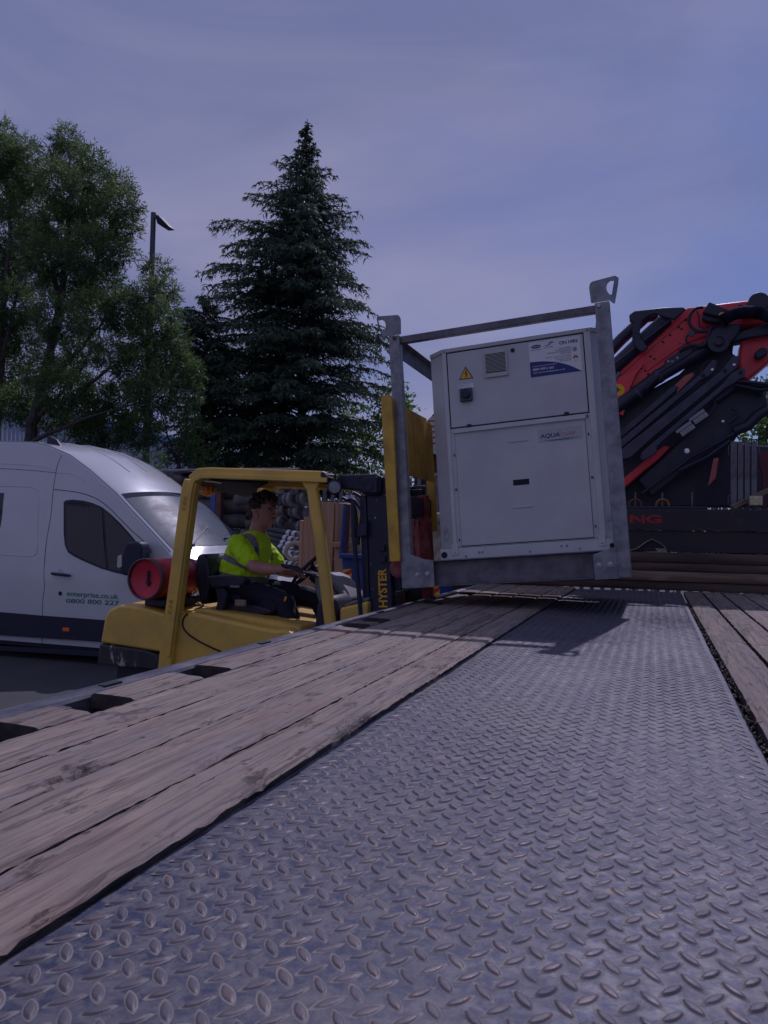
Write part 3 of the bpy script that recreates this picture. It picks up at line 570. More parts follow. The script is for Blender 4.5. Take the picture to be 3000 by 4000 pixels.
for pth, yy, r_ in (([(1310, 960), (1400, 962), (1520, 985), (1700, 1000)], 7.25, .016), ([(1310, 975), (1420, 1000), (1560, 1030), (1700, 1020)], 7.22, .016), ([(1340, 940), (1500, 950), (1700, 975)], 7.2, .014)):
    ct('hydraulic_hose', pth, r_, yy, M['plastic'], n=10)
cp('red_bracket', [(650, 985), (760, 880), (850, 840), (860, 870), (760, 980), (670, 1070), (690, 1000)], 7.40, .01, M['pink'], bevel=.002)
cp('crane_base', [(100, 1500), (420, 1250), (700, 1200), (900, 900), (1420, 1000), (1330, 1530), (1260, 1640), (1290, 2250), (-200, 2250), (-200, 1800)], 7.75, .5, M['black'], bevel=.03)
cp('fuel_tank', [(780, 1750), (1300, 1600), (1420, 1620), (1700, 1640), (1700, 2300), (-150, 2300), (-150, 2000), (300, 1960)], 7.62, .12, M['crane_dark'], bevel=.02)
b = MB(); P_ = pl5([(850, 1170), (880, 1165), (862, 1290), (815, 1340)], 7.22); b.prism(P_, 7.22, 7.228); b.build('red_tab', M['pink'], crane, world=True)
b = MB(); q = pl5([(240, 690), (268, 640)], 7.2); b.tube([(x, 7.2, z) for x, z in q], .018, 8); b.build('handle', M['steelpole'], crane, world=True)
# red timber prop at the far right
b = MB(); b.prism(pl5([(1140, 1120), (1185, 1130), (1225, 1180), (1225, 1210), (1180, 1250), (1178, 1480), (1150, 1480), (1150, 1260), (1130, 1200)], 7.0), 7.0, 7.08)
o = b.build('prop_stand', mat('faded_red_steel', (.12, .03, .04), .7), bevel=.004); tag(o, 'dull red forked prop standing at the right edge behind the work lamp', 'prop')
#PART3
# ================================================================== CHILLER IN ITS LIFTING FRAME
import itertools
UR = Matrix(((0.9414945, 0.33005612, -0.0681987), (-0.32554532, 0.94297377, 0.06943139), (0.08722584, -0.0431675, 0.99525284)))
UO = Vector((0.83300962, 4.48298799, 1.64879841))
UM = (Matrix.Rotation(YAW, 4, 'Z') @ (Matrix.Translation(UO) @ UR.to_4x4()))
unit = thing('chiller_unit', 'grey chiller cabinet bolted in a galvanised lifting frame, raised over the deck', 'chiller', M=UM)
def UP_(p, y=0):                                # point of the photograph -> the unit's own x, z at depth y
    r = UM.to_3x3().inverted() @ ray(*p); o = UM.inverted() @ CAM; t = (y-o.y)/r.y; q = o+r*t; return (q.x, q.z)
def ub(name, boxes, mt, bevel=.003, par=None, **k):
    b = MB(); [b.box(*q) for q in boxes]; return b.build(name, mt, par or unit, bevel=bevel, **k)
DY = 1.02                                        # cabinet depth
b = MB()
plan = [(-.438, 0), (.449, 0), (.515, .075), (.515, DY-.05), (.46, DY), (-.46, DY), (-.535, DY-.05), (-.535, .075)]
b.prism([(x, y+.012) for x, y in plan], -.0, 1.20, ax='z'); b.build('casing', M['unit'], unit, bevel=.004)
b = MB(); b.prism([(x*1.004, y+.004) for x, y in plan], 1.2005, 1.227, ax='z'); b.build('top_cover', M['unit'], unit, bevel=.004)
ub('corner_post', [((-.438, -.004, .0), (-.412, .011, 1.20))], M['unit_pale'])
ub('corner_post', [((.411, -.004, .0), (.449, .011, 1.20))], M['unit_pale'])
ub('door_gap', [((-.4115, .0, .7235), (.4105, .0115, 1.199))], M['dark'], 0); ub('inner_jamb', [((-.4115, .001, .0), (.4105, .0118, .7225))], M['unit'], 0); ub('panel_shadow_gap', [((-.3868, .0, .004), (.3838, .0009, .7160))], M['dark'], 0)
door = ub('upper_door', [((-.405, -.006, .729), (.405, .010, 1.190))], M['unit'])
lp = ub('lower_panel', [((-.385, -.008, .008), (.382, .010, .715))], M['unit'])
ub('panel_ledge', [((-.392, -.022, .690), (.388, -.0085, .716))], M['unit_pale'], .002)
ub('base_rail', [((-.517, -.012, -.078), (.496, DY, -.003))], M['unit_pale'], .004)
for x in (-.425, .425): ub('post_foot', [((x-.020, -.017, -.045), (x+.020, -.0125, .02))], M['unit_pale'], .006)
for x, z in ((-.425, -.03), (.425, -.03), (-.425, 1.208), (.432, 1.210), (-.28, -.035), (-.26, -.035), (.20, -.03), (.23, -.03), (-.36, -.055), (.02, -.05), (.30, -.05)): b = MB(); b.lathe([(.006, 0), (.005, .004), (.001, .005)], (x, -.013 if z < 1 else .002, z), (0, -1, 0), 10); b.build('screw', M['galv'], unit)
b = MB(); b.cyl((-.493, -.0145, -.040), (-.493, -.012, -.040), .019, 20); b.build('grommet', M['dark'], unit); b = MB(); b.cyl((.478, -.0145, -.045), (.478, -.012, -.045), .014, 20); b.build('grommet', M['dark'], unit)
for x, z in ((-.293, .727), (.283, .731)): ub('door_catch', [((x-.013, -.020, z-.009), (x+.013, -.007, z+.010))], M['plastic'], .003)
b = MB(); b.lathe([(.013, 0), (.012, .006), (.007, .007), (.006, .003), (.001, .003)], (-.003, -.006, 1.152), (0, -1, 0), 20); b.build('lock', M['plastic'], unit)
ub('handle_slot', [((-.052, -.0095, .342), (.042, -.0085, .375))], M['dark'], 0)
for x0, x1, z in ((-.059, .052, .604), (-.062, .051, .2125)):
    ub('pressed_rib', [((x0, -.0125, z-.005), (x1, -.0085, z+.005))], M['unit'], .0035)
for x, z in ((-.398, .35), (.398, .35)): b = MB(); b.lathe([(.007, 0), (.006, .006), (.001, .007)], (x, -.004, z), (0, -1, 0), 12); b.build('panel_bolt', mat('rusty_bolt', (.12, .07, .05), .6), unit)
for x, z in ((-.397, .56), (-.397, .045), (.396, .60), (.396, .07), (.398, .705)): ub('keyhole', [((x-.003, -.0055, z-.008), (x+.003, -.0045, z+.008))], M['dark'], 0)
# knock-outs on the chamfered corners
for sx in (-1, 1):
    T = Matrix.Translation((-.487 if sx < 0 else .482, .038, 0)) @ Matrix.Rotation(math.radians(-48 if sx < 0 else 48), 4, 'Z')
    b = MB()
    for dx, z, r_ in ((0, .075, .026), (0, .125, .008), (-.02, .105, .008), (.02, .108, .008)):
        q = MB(); q.torus((dx, -.001, z), r_, .0012, (0, 1, 0), 24, 5); b.add([T @ Vector(v) for v in q.v], q.f)
    b.build('knock_out', M['grey_print'], unit)
# vent
v0, v1 = (-.181, 1.003), (-.036, 1.166)
vent = ub('vent', [((v0[0], -.018, v0[1]), (v1[0], -.0065, v1[1]))], mat('vent_plastic', (.50, .49, .45), .5), .006)
ub('vent_recess', [((v0[0]+.012, -.0188, v0[1]+.028), (v1[0]-.012, -.0181, v1[1]-.015))], M['dark'], 0, vent)
b = MB()
for k in range(15):
    z = v0[1]+.033+k*.0079; b.add([(v0[0]+.012, -.0188, z+.004), (v1[0]-.012, -.0188, z+.004), (v1[0]-.012, -.0235, z), (v0[0]+.012, -.0235, z), (v0[0]+.012, -.0188, z+.0052), (v1[0]-.012, -.0188, z+.0052), (v1[0]-.012, -.0235, z+.0012), (v0[0]+.012, -.0235, z+.0012)], [(0, 1, 2, 3), (7, 6, 5, 4), (3, 2, 6, 7), (0, 4, 5, 1), (0, 3, 7, 4), (1, 5, 6, 2)])
b.build('louvre', mat('louvre_plastic', (.50, .49, .45), .5), vent, smooth=False)
# electric warning triangle
def FZ(x, z, y, rot=0): return Matrix.Translation((x, y, z)) @ Euler((PI/2, 0, 0)).to_matrix().to_4x4() @ Matrix.Rotation(rot, 4, 'Z')
tri = [(-.294, 1.096), (-.339, 1.017), (-.249, 1.017)]
def scl(P, k): cx = sum(p[0] for p in P)/len(P); cz = sum(p[1] for p in P)/len(P); return [(cx+(x-cx)*k, cz+(z-cz)*k) for x, z in P]
b = MB(); b.prism(tri, -.0072, -.0062); sg = b.build('warning_sign', M['black'], unit, smooth=False)
b = MB(); b.prism(scl(tri, .80), -.0078, -.0073); b.build('sign_face', M['sign_yellow'], sg, smooth=False)
b = MB(); b.prism([(-.292, 1.076), (-.302, 1.048), (-.294, 1.051), (-.299, 1.031), (-.2905, 1.030), (-.286, 1.057), (-.293, 1.054), (-.287, 1.075)], -.0083, -.0079); b.build('lightning_bolt', M['black'], sg, smooth=False)
# isolator switch
ub('switch_plate', [((-.349, -.010, .958), (-.247, -.0065, .986))], M['white'], .001)
text_part('logo', 'Carrier', .010, M['navy'], unit, FZ(-.345, .975, -.0104), ext=.0002)
text_part('lettering', 'RENTAL SYSTEMS', .005, M['grey_print'], unit, FZ(-.315, .978, -.0104), ext=.0002)
text_part('lettering', 'Asset No.', .006, M['grey_print'], unit, FZ(-.345, .963, -.0104), ext=.0002)
sw = ub('isolator_switch', [((-.336, -.034, .876), (-.260, -.0065, .957))], mat('isolator_grey', (.075, .075, .09), .45), .006)
b = MB(); b.lathe([(.029, 0), (.029, .012), (.026, .016), (.001, .016)], (-.297, -.034, .920), (0, -1, 0), 28); b.cbox((-.297, -.054, .920), (.014, .014, .056), rot=(0, -.6, 0)); b.build('rotary_knob', M['black'], sw, bevel=.002)
# ON HIRE sticker
s = [UP_(z4(*p), -.007) for p in ((930, 440), (1232, 396), (1243, 602), (940, 643))]
sx0, sx1, sz0, sz1 = .0935, .389, .972, 1.181
st = ub('hire_sticker', [((sx0, -.0072, sz0), (sx1, -.0062, sz1))], M['white'], 0)
Wd, Ht = sx1-sx0, sz1-sz0
curve = [(sx0+Wd*t, sz0+Ht*(.44-.02*t*2-.42*max(0, t)**2.6)) for t in [i/20 for i in range(21)]]
curve = [(x, max(z, sz0)) for x, z in curve]
b = MB(); b.prism([(sx0, sz0)]+[(sx1, sz0)]+curve[::-1], -.0078, -.0073); b.build('blue_field', M['navy'], st, smooth=False)
def tx(name, s, x, z, size, mt, al='LEFT', wide=1, bold=0, sh=0, y=-.0082, par=None): return text_part(name, s, size, mt, par or st, FZ(x, z, y), ext=.00015, align=al, wide=wide, bold=bold, shear=sh)
tx('lettering', 'ON HIRE', sx1-.012, sz1-.036, .027, M['navy'], 'RIGHT', bold=.0006)
for i, s_ in enumerate(('FLUID CHILLERS', 'AIR CONDITIONING', 'PORTABLE AIR CONDITIONING', 'VENTILATION')): tx('lettering', s_, sx1-.055, sz1-.062-.0105*i, .0095, M['navy'], 'RIGHT')
for i, s_ in enumerate(('BOILERS - LTHW, MTHW & STEAM', 'INDUSTRIAL HEATERS', 'PORTABLE HEATING', 'DEHUMIDIFIERS')): tx('lettering', s_, sx1-.055, sz1-.107-.0105*i, .0095, M['grey_print'], 'RIGHT')
b = MB(); cx_, cz_ = sx1-.033, sz1-.075      # snowflake
for k in range(3):
    b.cbox((cx_, -.0078, cz_), (.030, .0005, .0028), rot=(0, k*PI/3, 0))
for k in range(6):
    a = k*PI/3
    for s_ in (-.5, .5): b.cbox((cx_+.0105*math.cos(a)+.002*math.cos(a+s_*2), -.0078, cz_+.0105*math.sin(a)+.002*math.sin(a+s_*2)), (.007, .0005, .0018), rot=(0, -(a+s_*1.6), 0))
b.build('snowflake_mark', M['navy'], st, smooth=False)
fx, fz = sx1-.031, sz1-.131
b = MB(); b.prism([(fx-.012, fz), (fx-.016, fz+.012), (fx-.010, fz+.010), (fx-.006, fz+.026), (fx+.001, fz+.014), (fx+.005, fz+.022), (fx+.008, fz+.012), (fx+.014, fz+.014), (fx+.013, fz+.003), (fx+.006, fz), (fx+.003, fz+.007), (fx-.002, fz+.008), (fx-.005, fz)], -.0080, -.0076); b.build('flame_mark', M['crimson'], st, smooth=False)
tx('lettering', 'LOW', fx-.008, fz-.015, .008, M['grey_print'])
b = MB(); ex, ez = sx0+.042, sz1-.028; b.prism([(ex+.029*math.cos(a), ez+.011*math.sin(a)) for a in [2*PI*i/28 for i in range(28)]], -.0078, -.0073); b.build('logo_oval', M['navy'], st, smooth=False)
tx('lettering', 'Carrier', ex, ez-.004, .014, M['white'], 'CENTER', sh=.25)
tx('lettering', 'RENTAL SYSTEMS', ex, ez-.021, .0075, M['navy'], 'CENTER')
b = MB(); b.tube([(sx0+.092, -.0076, sz1-.028), (sx0+.108, -.0076, sz1-.031), (sx0+.126, -.0076, sz1-.022), (sx0+.14, -.0076, sz1-.012)], [.0004, .0024, .0026, .0004], 6); b.build('swoosh_mark', M['navy'], st)
b = MB(); b.tube([(sx0+.108, -.0076, sz1-.020), (sx0+.126, -.0076, sz1-.013), (sx0+.142, -.0076, sz1-.013), (sx0+.150, -.0076, sz1-.022)], [.0004, .0026, .0026, .0004], 6); b.build('swoosh_mark', M['crimson'], st)
tx('lettering', 'Walters', sx0+.084, sz1-.045, .010, M['grey_print']); tx('lettering', 'HIRE', sx0+.118, sz1-.045, .010, M['crimson'])
tx('lettering', 'Cooling & Heating Hire Solutions', sx0+.014, sz0+.060, .0105, M['white']); tx('lettering', '0800 999 6 365', sx0+.014, sz0+.037, .0195, M['white'], bold=.0003); tx('lettering', 'www.carrierrentalsystems.co.uk', sx0+.014, sz0+.020, .0142, M['white'])
# AQUASNAP badge
bd = ub('badge', [((.114, -.0098, .580), (.361, -.0087, .656))], mat('badge_film', (.42, .42, .43), .25), 0)
ty = -.0104
tx('lettering', 'AQUA', .124, .604, .034, M['navy'], wide=1.15, bold=.0008, sh=.1, y=ty, par=bd)
tx('lettering', 'S', .228, .604, .052, mat('faded_red_print', (.42, .16, .15), .5), y=ty, par=bd, bold=-.0008); tx('lettering', 'NAP', .252, .604, .034, mat('faded_red_print2', (.42, .16, .15), .5), wide=1.1, y=ty, par=bd)
tx('lettering', 'Reversible', .245, .592, .011, M['grey_print'], sh=.3, y=ty, par=bd)
b = MB(); b.tube([(.140, ty, .589), (.20, ty, .5865), (.28, ty, .586), (.345, ty, .593)], [.0004, .0022, .0022, .0004], 6); b.build('swoosh_mark', M['navy'], bd)
# scuffs
b = MB(); r = random.Random(31)
for x, z in ((.21, .86), (.23, .845), (-.30, .56), (-.285, .565), (.10, .80), (.08, .30), (.30, .40), (-.11, .19)): b.cbox((x, -.0066 if z > .72 else -.0086, z), (r.uniform(.003, .012), .0006, .003), rot=(0, r.uniform(-1, 1), 0))
b.build('scuff', M['grey_print'], unit, smooth=False)
# lifting frame
FYn = -.075; FD = 1.20                       # front plane, frame depth
xl0, xl1, xr0, xr1, zt_, zb = -.752, -.683, .489, .571, 1.335, -.228
def post(x0, x1, y, name='frame_post'):
    ub(name, [((x0, y, zb), (x1, y+.055, zt_))], M['galv'], .004)
RS = .11                                       # the rear pair of posts stands slightly inboard
LS = .06
post(xl0, xl1, FYn); post(xr0, xr1, FYn); post(xl0+LS, xl1+LS, FYn+FD-.055); post(xr0-RS, xr1-RS, FYn+FD-.055)
for y in (FYn+.012, FYn+FD-.045): ub('frame_rail', [((xl1+(LS if y > .3 else 0), y, 1.284), (xr0-(RS if y > .3 else 0), y+.04, 1.328))], M['galv_dark'], .003)
for x in (xl0+.012, xr0+.012):
    b = MB(); y0, y1 = FYn+.056, FYn+FD-.056; b.box((x, y0, 1.230), (x+.006, y1, 1.327)); b.box((x+.0062, y0, 1.321), (x+.052, y1, 1.327)); b.v = [(vx+(LS if x < 0 else -RS)*(vy-y0)/(y1-y0), vy, vz) for vx, vy, vz in b.v]; b.build('side_rail', M['galv_dark'], unit, bevel=.002)
for y in (FYn+.004, FYn+FD-.06):
    b = MB(); b.box((-.64, y, -.078), (.45, y+.055, -.070)); b.box((-.64, y, -.226), (.45, y+.055, -.218)); b.box((-.64, y+.045, -.2178), (.45, y+.052, -.0782)); b.build('base_beam', M['galv_dark'], unit, bevel=.002)
for x0, x1 in ((-.70, -.63), (.46, .53)): ub('base_beam', [((x0, FYn+.06, -.21), (x1, FYn+FD-.06, -.08))], M['galv_dark'], .004)
for y in (FYn-.008, FYn+FD+.001):
    b = MB(); b.prism([(-.735, zb), (-.545, zb), (-.545, -.068), (-.60, -.060), (-.676, -.030), (-.735, -.030)], y, y+.007); b.build('gusset_plate', M['galv'], unit, bevel=.0015)
    b = MB(); b.prism([(.375, zb-.004), (.500, zb-.004), (.500, -.055), (.43, -.075), (.375, -.092)], y, y+.007); b.build('gusset_plate', M['galv'], unit, bevel=.0015)
for x, z in ((-.646, -.150), (-.584, -.148), (.403, -.152), (.463, -.150)):
    b = MB(); b.lathe([(.015, 0), (.015, .003), (.0001, .003)], (x, FYn-.008, z), (0, -1, 0), 20); b.lathe([(.0115, .003), (.0115, .011), (.008, .013), (.001, .013)], (x, FYn-.008, z), (0, -1, 0), 6); b.build('frame_bolt', M['bolt'], unit, ang=25)
b = MB(); b.lathe([(.013, 0), (.011, .010), (.001, .011)], (xr0+.022, FYn, 1.315), (0, -1, 0), 12); b.build('frame_bolt', M['bolt'], unit)
b = MB(); b.lathe([(.012, 0), (.011, .010), (.001, .011)], (xl0+.036, FYn, 1.318), (0, -1, 0), 12); b.build('frame_bolt', mat('rusty_bolt_head', (.16, .06, .04), .7), unit)
def hook(x_in, x_out, y, s, sy):
    # folded corner plate with a slot through the fold; s = outward direction in x, sy = outward direction in y
    f = lambda a, z: (x_in+(x_out-x_in)*a, z)
    b = MB(); w = .0075
    hole = [(.98, 1.447), (.84, 1.450), (.72, 1.438), (.66, 1.415), (.68, 1.392), (.76, 1.372), (.86, 1.366)]
    outl = [(.78, 1.366-.03), (.74, 1.338), (.02, 1.338), (.0, 1.345), (-.03, 1.43), (.02, 1.452), (.10, 1.462), (1.02, 1.474), (1.0, 1.455)]
    P = [f(*q) for q in outl]+[f(*q) for q in hole]+[f(.86, 1.366)]
    b.prism([f(*q) for q in outl]+[f(*q) for q in hole], y, y+w)
    # slanted wing round the corner
    a = [f(1.02, 1.474), f(.98, 1.440), f(.86, 1.372), f(.78, 1.330)]; rings = []
    for k, (x, z) in enumerate(a):
        d = (.045, .045, .05, .05)[k]
        rings.append([Vector((x, y, z)), Vector((x+s*.004, y, z)), Vector((x+s*.022, y+sy*d, z)), Vector((x+s*.018, y+sy*d, z))])
    b.loft(rings[:1]+[[v+Vector((0, 0, 0)) for v in rings[1]]]+rings[2:])
    b.build('lifting_hook', M['galv'], unit, ang=30)
for y, sy in ((FYn-.002, 1), (FYn+FD-.006, -1)): hook(.470-(RS if sy < 0 else 0), .606-(RS if sy < 0 else 0), y, 1, sy); hook(-.672+(LS if sy < 0 else 0), -.815+(LS if sy < 0 else 0), y, -1, sy)
#PART4
# ================================================================== FORKLIFT
fk = thing('forklift_truck', 'yellow forklift with black mast carrying the chiller from the side of the truck', 'forklift', (-2.4, 4.95, 0))
YN, YF = 4.42, 5.50
def fb(name, boxes, mt, bevel=.01, par=None, **k):
    b = MB(); [b.box(*q) for q in boxes]; return b.build(name, mt, par or fk, world=True, bevel=bevel, **k)
def ft(name, pts, r, mt, n=12, par=None, sq=None, bevel=0, smooth=False):
    b = MB(); b.tube(smooth_path(pts, 8) if smooth else pts, r, n, sq=sq, up=(0, 1, 0) if sq else (0, 0, 1)); return b.build(name, mt, par or fk, world=True, bevel=bevel)
# counterweight: lofted across the truck, tail corners rounded in plan
def ring_cw(y, dx):
    return [Vector(p) for p in ((-3.60+dx, y, 1.125), (-3.635+dx, y, 1.06), (-3.665+dx, y, .895), (-3.12, y, .86), (-3.105, y, 1.118), (-3.30, y, 1.155), (-3.50+dx*.6, y, 1.160))]
b = MB(); b.loft([ring_cw(YN+.015, .05), ring_cw(YN+.03, .025), ring_cw(YN+.12, 0), ring_cw(4.7, -.05), ring_cw(4.96, -.07), ring_cw(5.22, -.05), ring_cw(YF-.12, 0), ring_cw(YF-.015, .05)]); b.build('counterweight', M['yellow'], fk, world=True, bevel=.018, ang=28)
chipped = mat('chipped_black_paint', (.022, .022, .03), .6, c2=(.05, .05, .05), sc=9, amt=.6, spots=(.42, .40, .36), spot_sc=8, spot_t=.60, bump=.3, stretch=(1.4, 1, .45))
def ring_b(y, dx): return [Vector(p) for p in ((-3.675+dx, y, .885), (-3.69+dx, y, .745), (-3.10, y, .74), (-3.10, y, .83), (-3.26, y, .868))]
b = MB(); b.loft([ring_b(YN+.0, .05), ring_b(YN+.1, 0), ring_b(4.96, -.07), ring_b(YF-.1, 0), ring_b(YF, .05)]); b.build('bumper', chipped, fk, world=True, bevel=.012)
fb('chassis', [((-3.55, YN+.08, .34), (-3.05, YF-.08, .742)), ((-3.05, YN+.04, .30), (-1.95, YF-.04, .60))], M['plastic'], .02)
# body side and hood
def side_poly(k=0): return [XZ(z2(*p), YN) for p in ((612, 1090), (690, 1075), (730, 1072), (800, 1085), (1000, 1130), (1180, 1168), (1275, 1185), (1330, 1175))]
sp = [(-3.095, .55), (-3.095, 1.10)]+side_poly()+[(-2.14, 1.02), (-2.12, .60), (-2.3, .50)]
b = MB(); b.prism(sp, YN+.035, YF-.035); b.build('body_side', M['yellow'], fk, world=True, bevel=.022)
hp = [(-3.09, 1.0), (-3.09, 1.118), (-2.95, 1.150), (-2.62, 1.128), (-2.30, 1.095), (-2.17, 1.075), (-2.14, .98)]
b = MB(); b.prism(hp, YN+.16, YF-.16); b.build('hood', M['yellow'], fk, world=True, bevel=.03, seg=3)
ft('panel_seam', [(*(lambda q: (q[0], YN+.032, q[1]))(XZ(z2(*p), YN)),) for p in ((700, 1078), (680, 1095), (668, 1130), (672, 1165), (700, 1205), (760, 1248), (840, 1290), (925, 1328), (1010, 1370))], .006, M['dark'], 6, smooth=True)
ft('panel_seam', [(-3.10, YN+.02, 1.12), (-3.108, YN+.015, .96), (-3.095, YN+.015, .84)], .005, M['dark'], 6)
b = MB(); P_ = [XZ(z2(*p), YN+.12) for p in ((690, 1048), (740, 1052), (790, 1068), (790, 1076), (740, 1068), (690, 1058))]; b.prism(P_, YN+.10, YN+.13); b.build('hood_hinge', M['yellow_worn'], fk, world=True, bevel=.003)
fb('hood_lip', [((-3.08, YF-.30, 1.12), (-2.72, YF-.28, 1.215))], M['yellow_worn'], .004)
# overhead guard
def guard(y, s):
    P = [(XZ(z2(577, 1352), YN)[0], .62), XZ(z2(577, 1345), YN), XZ(z2(719, 275), YN)]
    top = [XZ(z2(738, 210), YN), XZ(z2(790, 163), YN), XZ(z2(860, 160), YN), XZ(z2(1600, 187), YN)]
    pts = [(P[0][0]-.02, P[0][1])]+P[1:]+top
    o = ft('guard_leg', [(x, y+.03*s, z) for x, z in pts[:4]], 0, M['yellow'], sq=(.105, .07), bevel=.010)
    o2 = ft('guard_beam', [(x, y+.03*s, z) for x, z in pts[3:]], 0, M['yellow'], sq=(.072, .07), bevel=.010)
    # raised flange along the outer face
    e = [(x+.030*1, y-.012*s, z-(.0 if i < 3 else .022)) for i, (x, z) in enumerate(pts[1:])]
    ft('guard_flange', [(p[0], y+.03*s-.042*s, p[2]) for p in e], 0, M['yellow'], sq=(.030, .018), bevel=.004)
    a = XZ(z2(1507, 215), YN); c = XZ(z2(1632, 1145), YN); mm = XZ(z2(1556, 560), YN)
    ft('front_leg', [(a[0], y+.035*s, a[1]), (mm[0]+.004, y+.035*s, mm[1]), (c[0], y+.035*s, c[1]), (c[0]+.05, y+.035*s, c[1]-.45)], 0, M['yellow'], sq=(.075, .062), bevel=.020)
    b = MB(); r_ = a; b.prism([(r_[0]-.07, r_[1]+.01), (r_[0]+.07, r_[1]+.01), (r_[0]+.05, r_[1]-.05), (r_[0]-.03, r_[1]-.05)], y+.018*s-.012, y+.018*s+.012); b.build('guard_web', M['yellow'], fk, world=True, bevel=.006)
guard(YN, 1); guard(YF, -1)
for pts in (((703, 325), (699, 357), (694, 390)), ((611, 995), (606, 1028), (601, 1062))):
    for p in pts:
        x, z = XZ(z2(*p), YN-.006); b = MB(); b.lathe([(.014, 0), (.013, .003), (.008, .004), (.0075, .001), (.001, .001)], (x, YN-.006, z), (0, -1, 0), 14); b.build('leg_bolt', M['yellow_worn'], fk, world=True)
tz = 2.072
for x in (-2.86, -1.97): fb('guard_crossbar', [((x-.03, YN+.07, tz-.05), (x+.03, YF-.07, tz-.006))], M['yellow'], .008)
for k in range(7):
    x = -2.72+.105*k; fb('roof_bar', [((x-.011, YN+.07, tz-.034), (x+.011, YF-.07, tz-.012))], M['yellow'], .004)
fb('roof_sheet', [((-2.90, YN+.05, tz-.009), (-2.18, YF-.05, tz-.003))], M['plastic'], .002)
q = [W(z2(760, 203), 'y', 4.50), W(z2(1240, 232), 'y', 4.50), W(z2(1180, 262), 'y', 4.95), W(z2(1112, 318), 'y', 5.40), W(z2(760, 256), 'y', 5.40)]
b = MB(); b.add(q+[v+Vector((0, 0, .03)) for v in q], [(0, 1, 2, 3, 4), (9, 8, 7, 6, 5)]+[(i, (i+1) % 5, (i+1) % 5+5, i+5) for i in range(5)]); b.build('roof_lining', M['dark'], fk, world=True, bevel=.006)
bt = fb('guard_label', [((-2.30, YF-.083, 2.015), (-2.25, YF-.081, 2.045))], M['black'], 0)
fb('guard_label', [((-2.24, YF-.083, 2.012), (-2.02, YF-.081, 2.046))], mat('plain_white_label', (.45, .42, .33), .5), 0)
x, z = XZ(z2(1618, 195), YN+.03); b = MB(); b.prism([(x-.02, z-.035), (x-.025, z+.035), (x+.0, z+.035), (x+.03, z+.0), (x+.02, z-.04)], YN-.012, YN+.08); b.build('beam_cap', M['plastic'], fk, world=True, bevel=.006)
# amber beacon in its cage, hung under the roof
bx_, bz_ = XZ(z2(850, 272), 5.2)
b = MB(); b.lathe([(.045, .03), (.048, .0), (.04, -.022), (.02, -.032), (.001, -.034)], (bx_, 5.2, bz_), n=18); b.build('beacon', M['orange'], fk, world=True)
b = MB()
for k in range(5):
    a = PI*k/5; b.tube([(bx_+.062*math.cos(a), 5.2+.062*math.sin(a), bz_+.03), (bx_+.06*math.cos(a), 5.2+.06*math.sin(a), bz_-.03), (bx_, 5.2, bz_-.05), (bx_-.06*math.cos(a), 5.2-.06*math.sin(a), bz_-.03), (bx_-.062*math.cos(a), 5.2-.062*math.sin(a), bz_+.03)], .004, 6)
b.torus((bx_, 5.2, bz_-.015), .062, .004, n=20, m=6); b.build('beacon_cage', M['yellow'], fk, world=True)
# rear work light bracket
y = 5.0; P_ = [XZ(z2(*p), y) for p in ((618, 155), (680, 145), (740, 150), (735, 162), (690, 165), (660, 175), (620, 168))]; b = MB(); b.prism(P_, y, y+.12); b.build('light_hood', M['black'], fk, world=True, bevel=.004)
x, z = XZ(z2(672, 205), y); b = MB(); b.lathe([(.045, -.05), (.058, -.01), (.058, .02), (.045, .03), (.001, .032)], (x, y+.06, z), (-.8, -.5, 0), 20); b.build('rear_light', M['black'], fk, world=True)
# seat
SY = 4.96
def sx(*p, y=SY): return XZ(z6(*p), y)
b = MB(); b.prism([sx(170, 1300), sx(230, 1265), sx(480, 1255), sx(780, 1270), sx(860, 1330), sx(860, 1380), sx(700, 1400), sx(400, 1385), sx(190, 1335)], SY-.25, SY+.25); b.build('seat_base', M['plastic'], fk, world=True, bevel=.015)
b = MB(); b.prism([sx(400, 1190), sx(520, 1175), sx(760, 1195), sx(880, 1230), sx(880, 1275), sx(780, 1290), sx(420, 1270)], SY-.24, SY+.24); b.build('seat_cushion', M['vinyl'], fk, world=True, bevel=.035, seg=3)
b = MB(); q = [(-3.03, 1.17), (-2.99, 1.16), (-2.955, 1.30), (-2.965, 1.42), (-2.985, 1.50), (-3.02, 1.525), (-3.07, 1.51), (-3.085, 1.44), (-3.07, 1.30)]
b.prism(q, SY-.22, SY+.22); b.build('seat_back', M['vinyl'], fk, world=True, bevel=.035, seg=3)
arm = [(z6(165, 950)), (z6(230, 942)), (z6(400, 945)), (z6(505, 965)), (z6(512, 995)), (z6(495, 1030)), (z6(430, 1045)), (z6(300, 1048)), (z6(210, 1055)), (z6(178, 1025))]
AY = 4.66; b = MB(); b.prism([XZ(p, AY) for p in arm], AY-.03, AY+.06); b.build('armrest', M['vinyl'], fk, world=True, bevel=.02, seg=3)
b = MB(); b.prism([XZ(z6(*p), AY) for p in ((210, 1050), (300, 1048), (330, 1120), (290, 1260), (210, 1290), (235, 1180))], AY-.005, AY+.05); b.build('armrest_bracket', M['plastic'], fk, world=True, bevel=.01)
fb('seat_switch', [((*(lambda q: (q[0], AY-.03, q[1]))(XZ(z6(368, 1052), AY)),), (*(lambda q: (q[0], AY-.01, q[1]))(XZ(z6(455, 1032), AY)),))], M['grey_plastic'], .004)
x, z = XZ(z6(452, 1197), AY); b = MB(); b.cbox((x, AY, z), (.085, .03, .045)); b.build('belt_buckle', M['grey_plastic'], fk, world=True, bevel=.008)
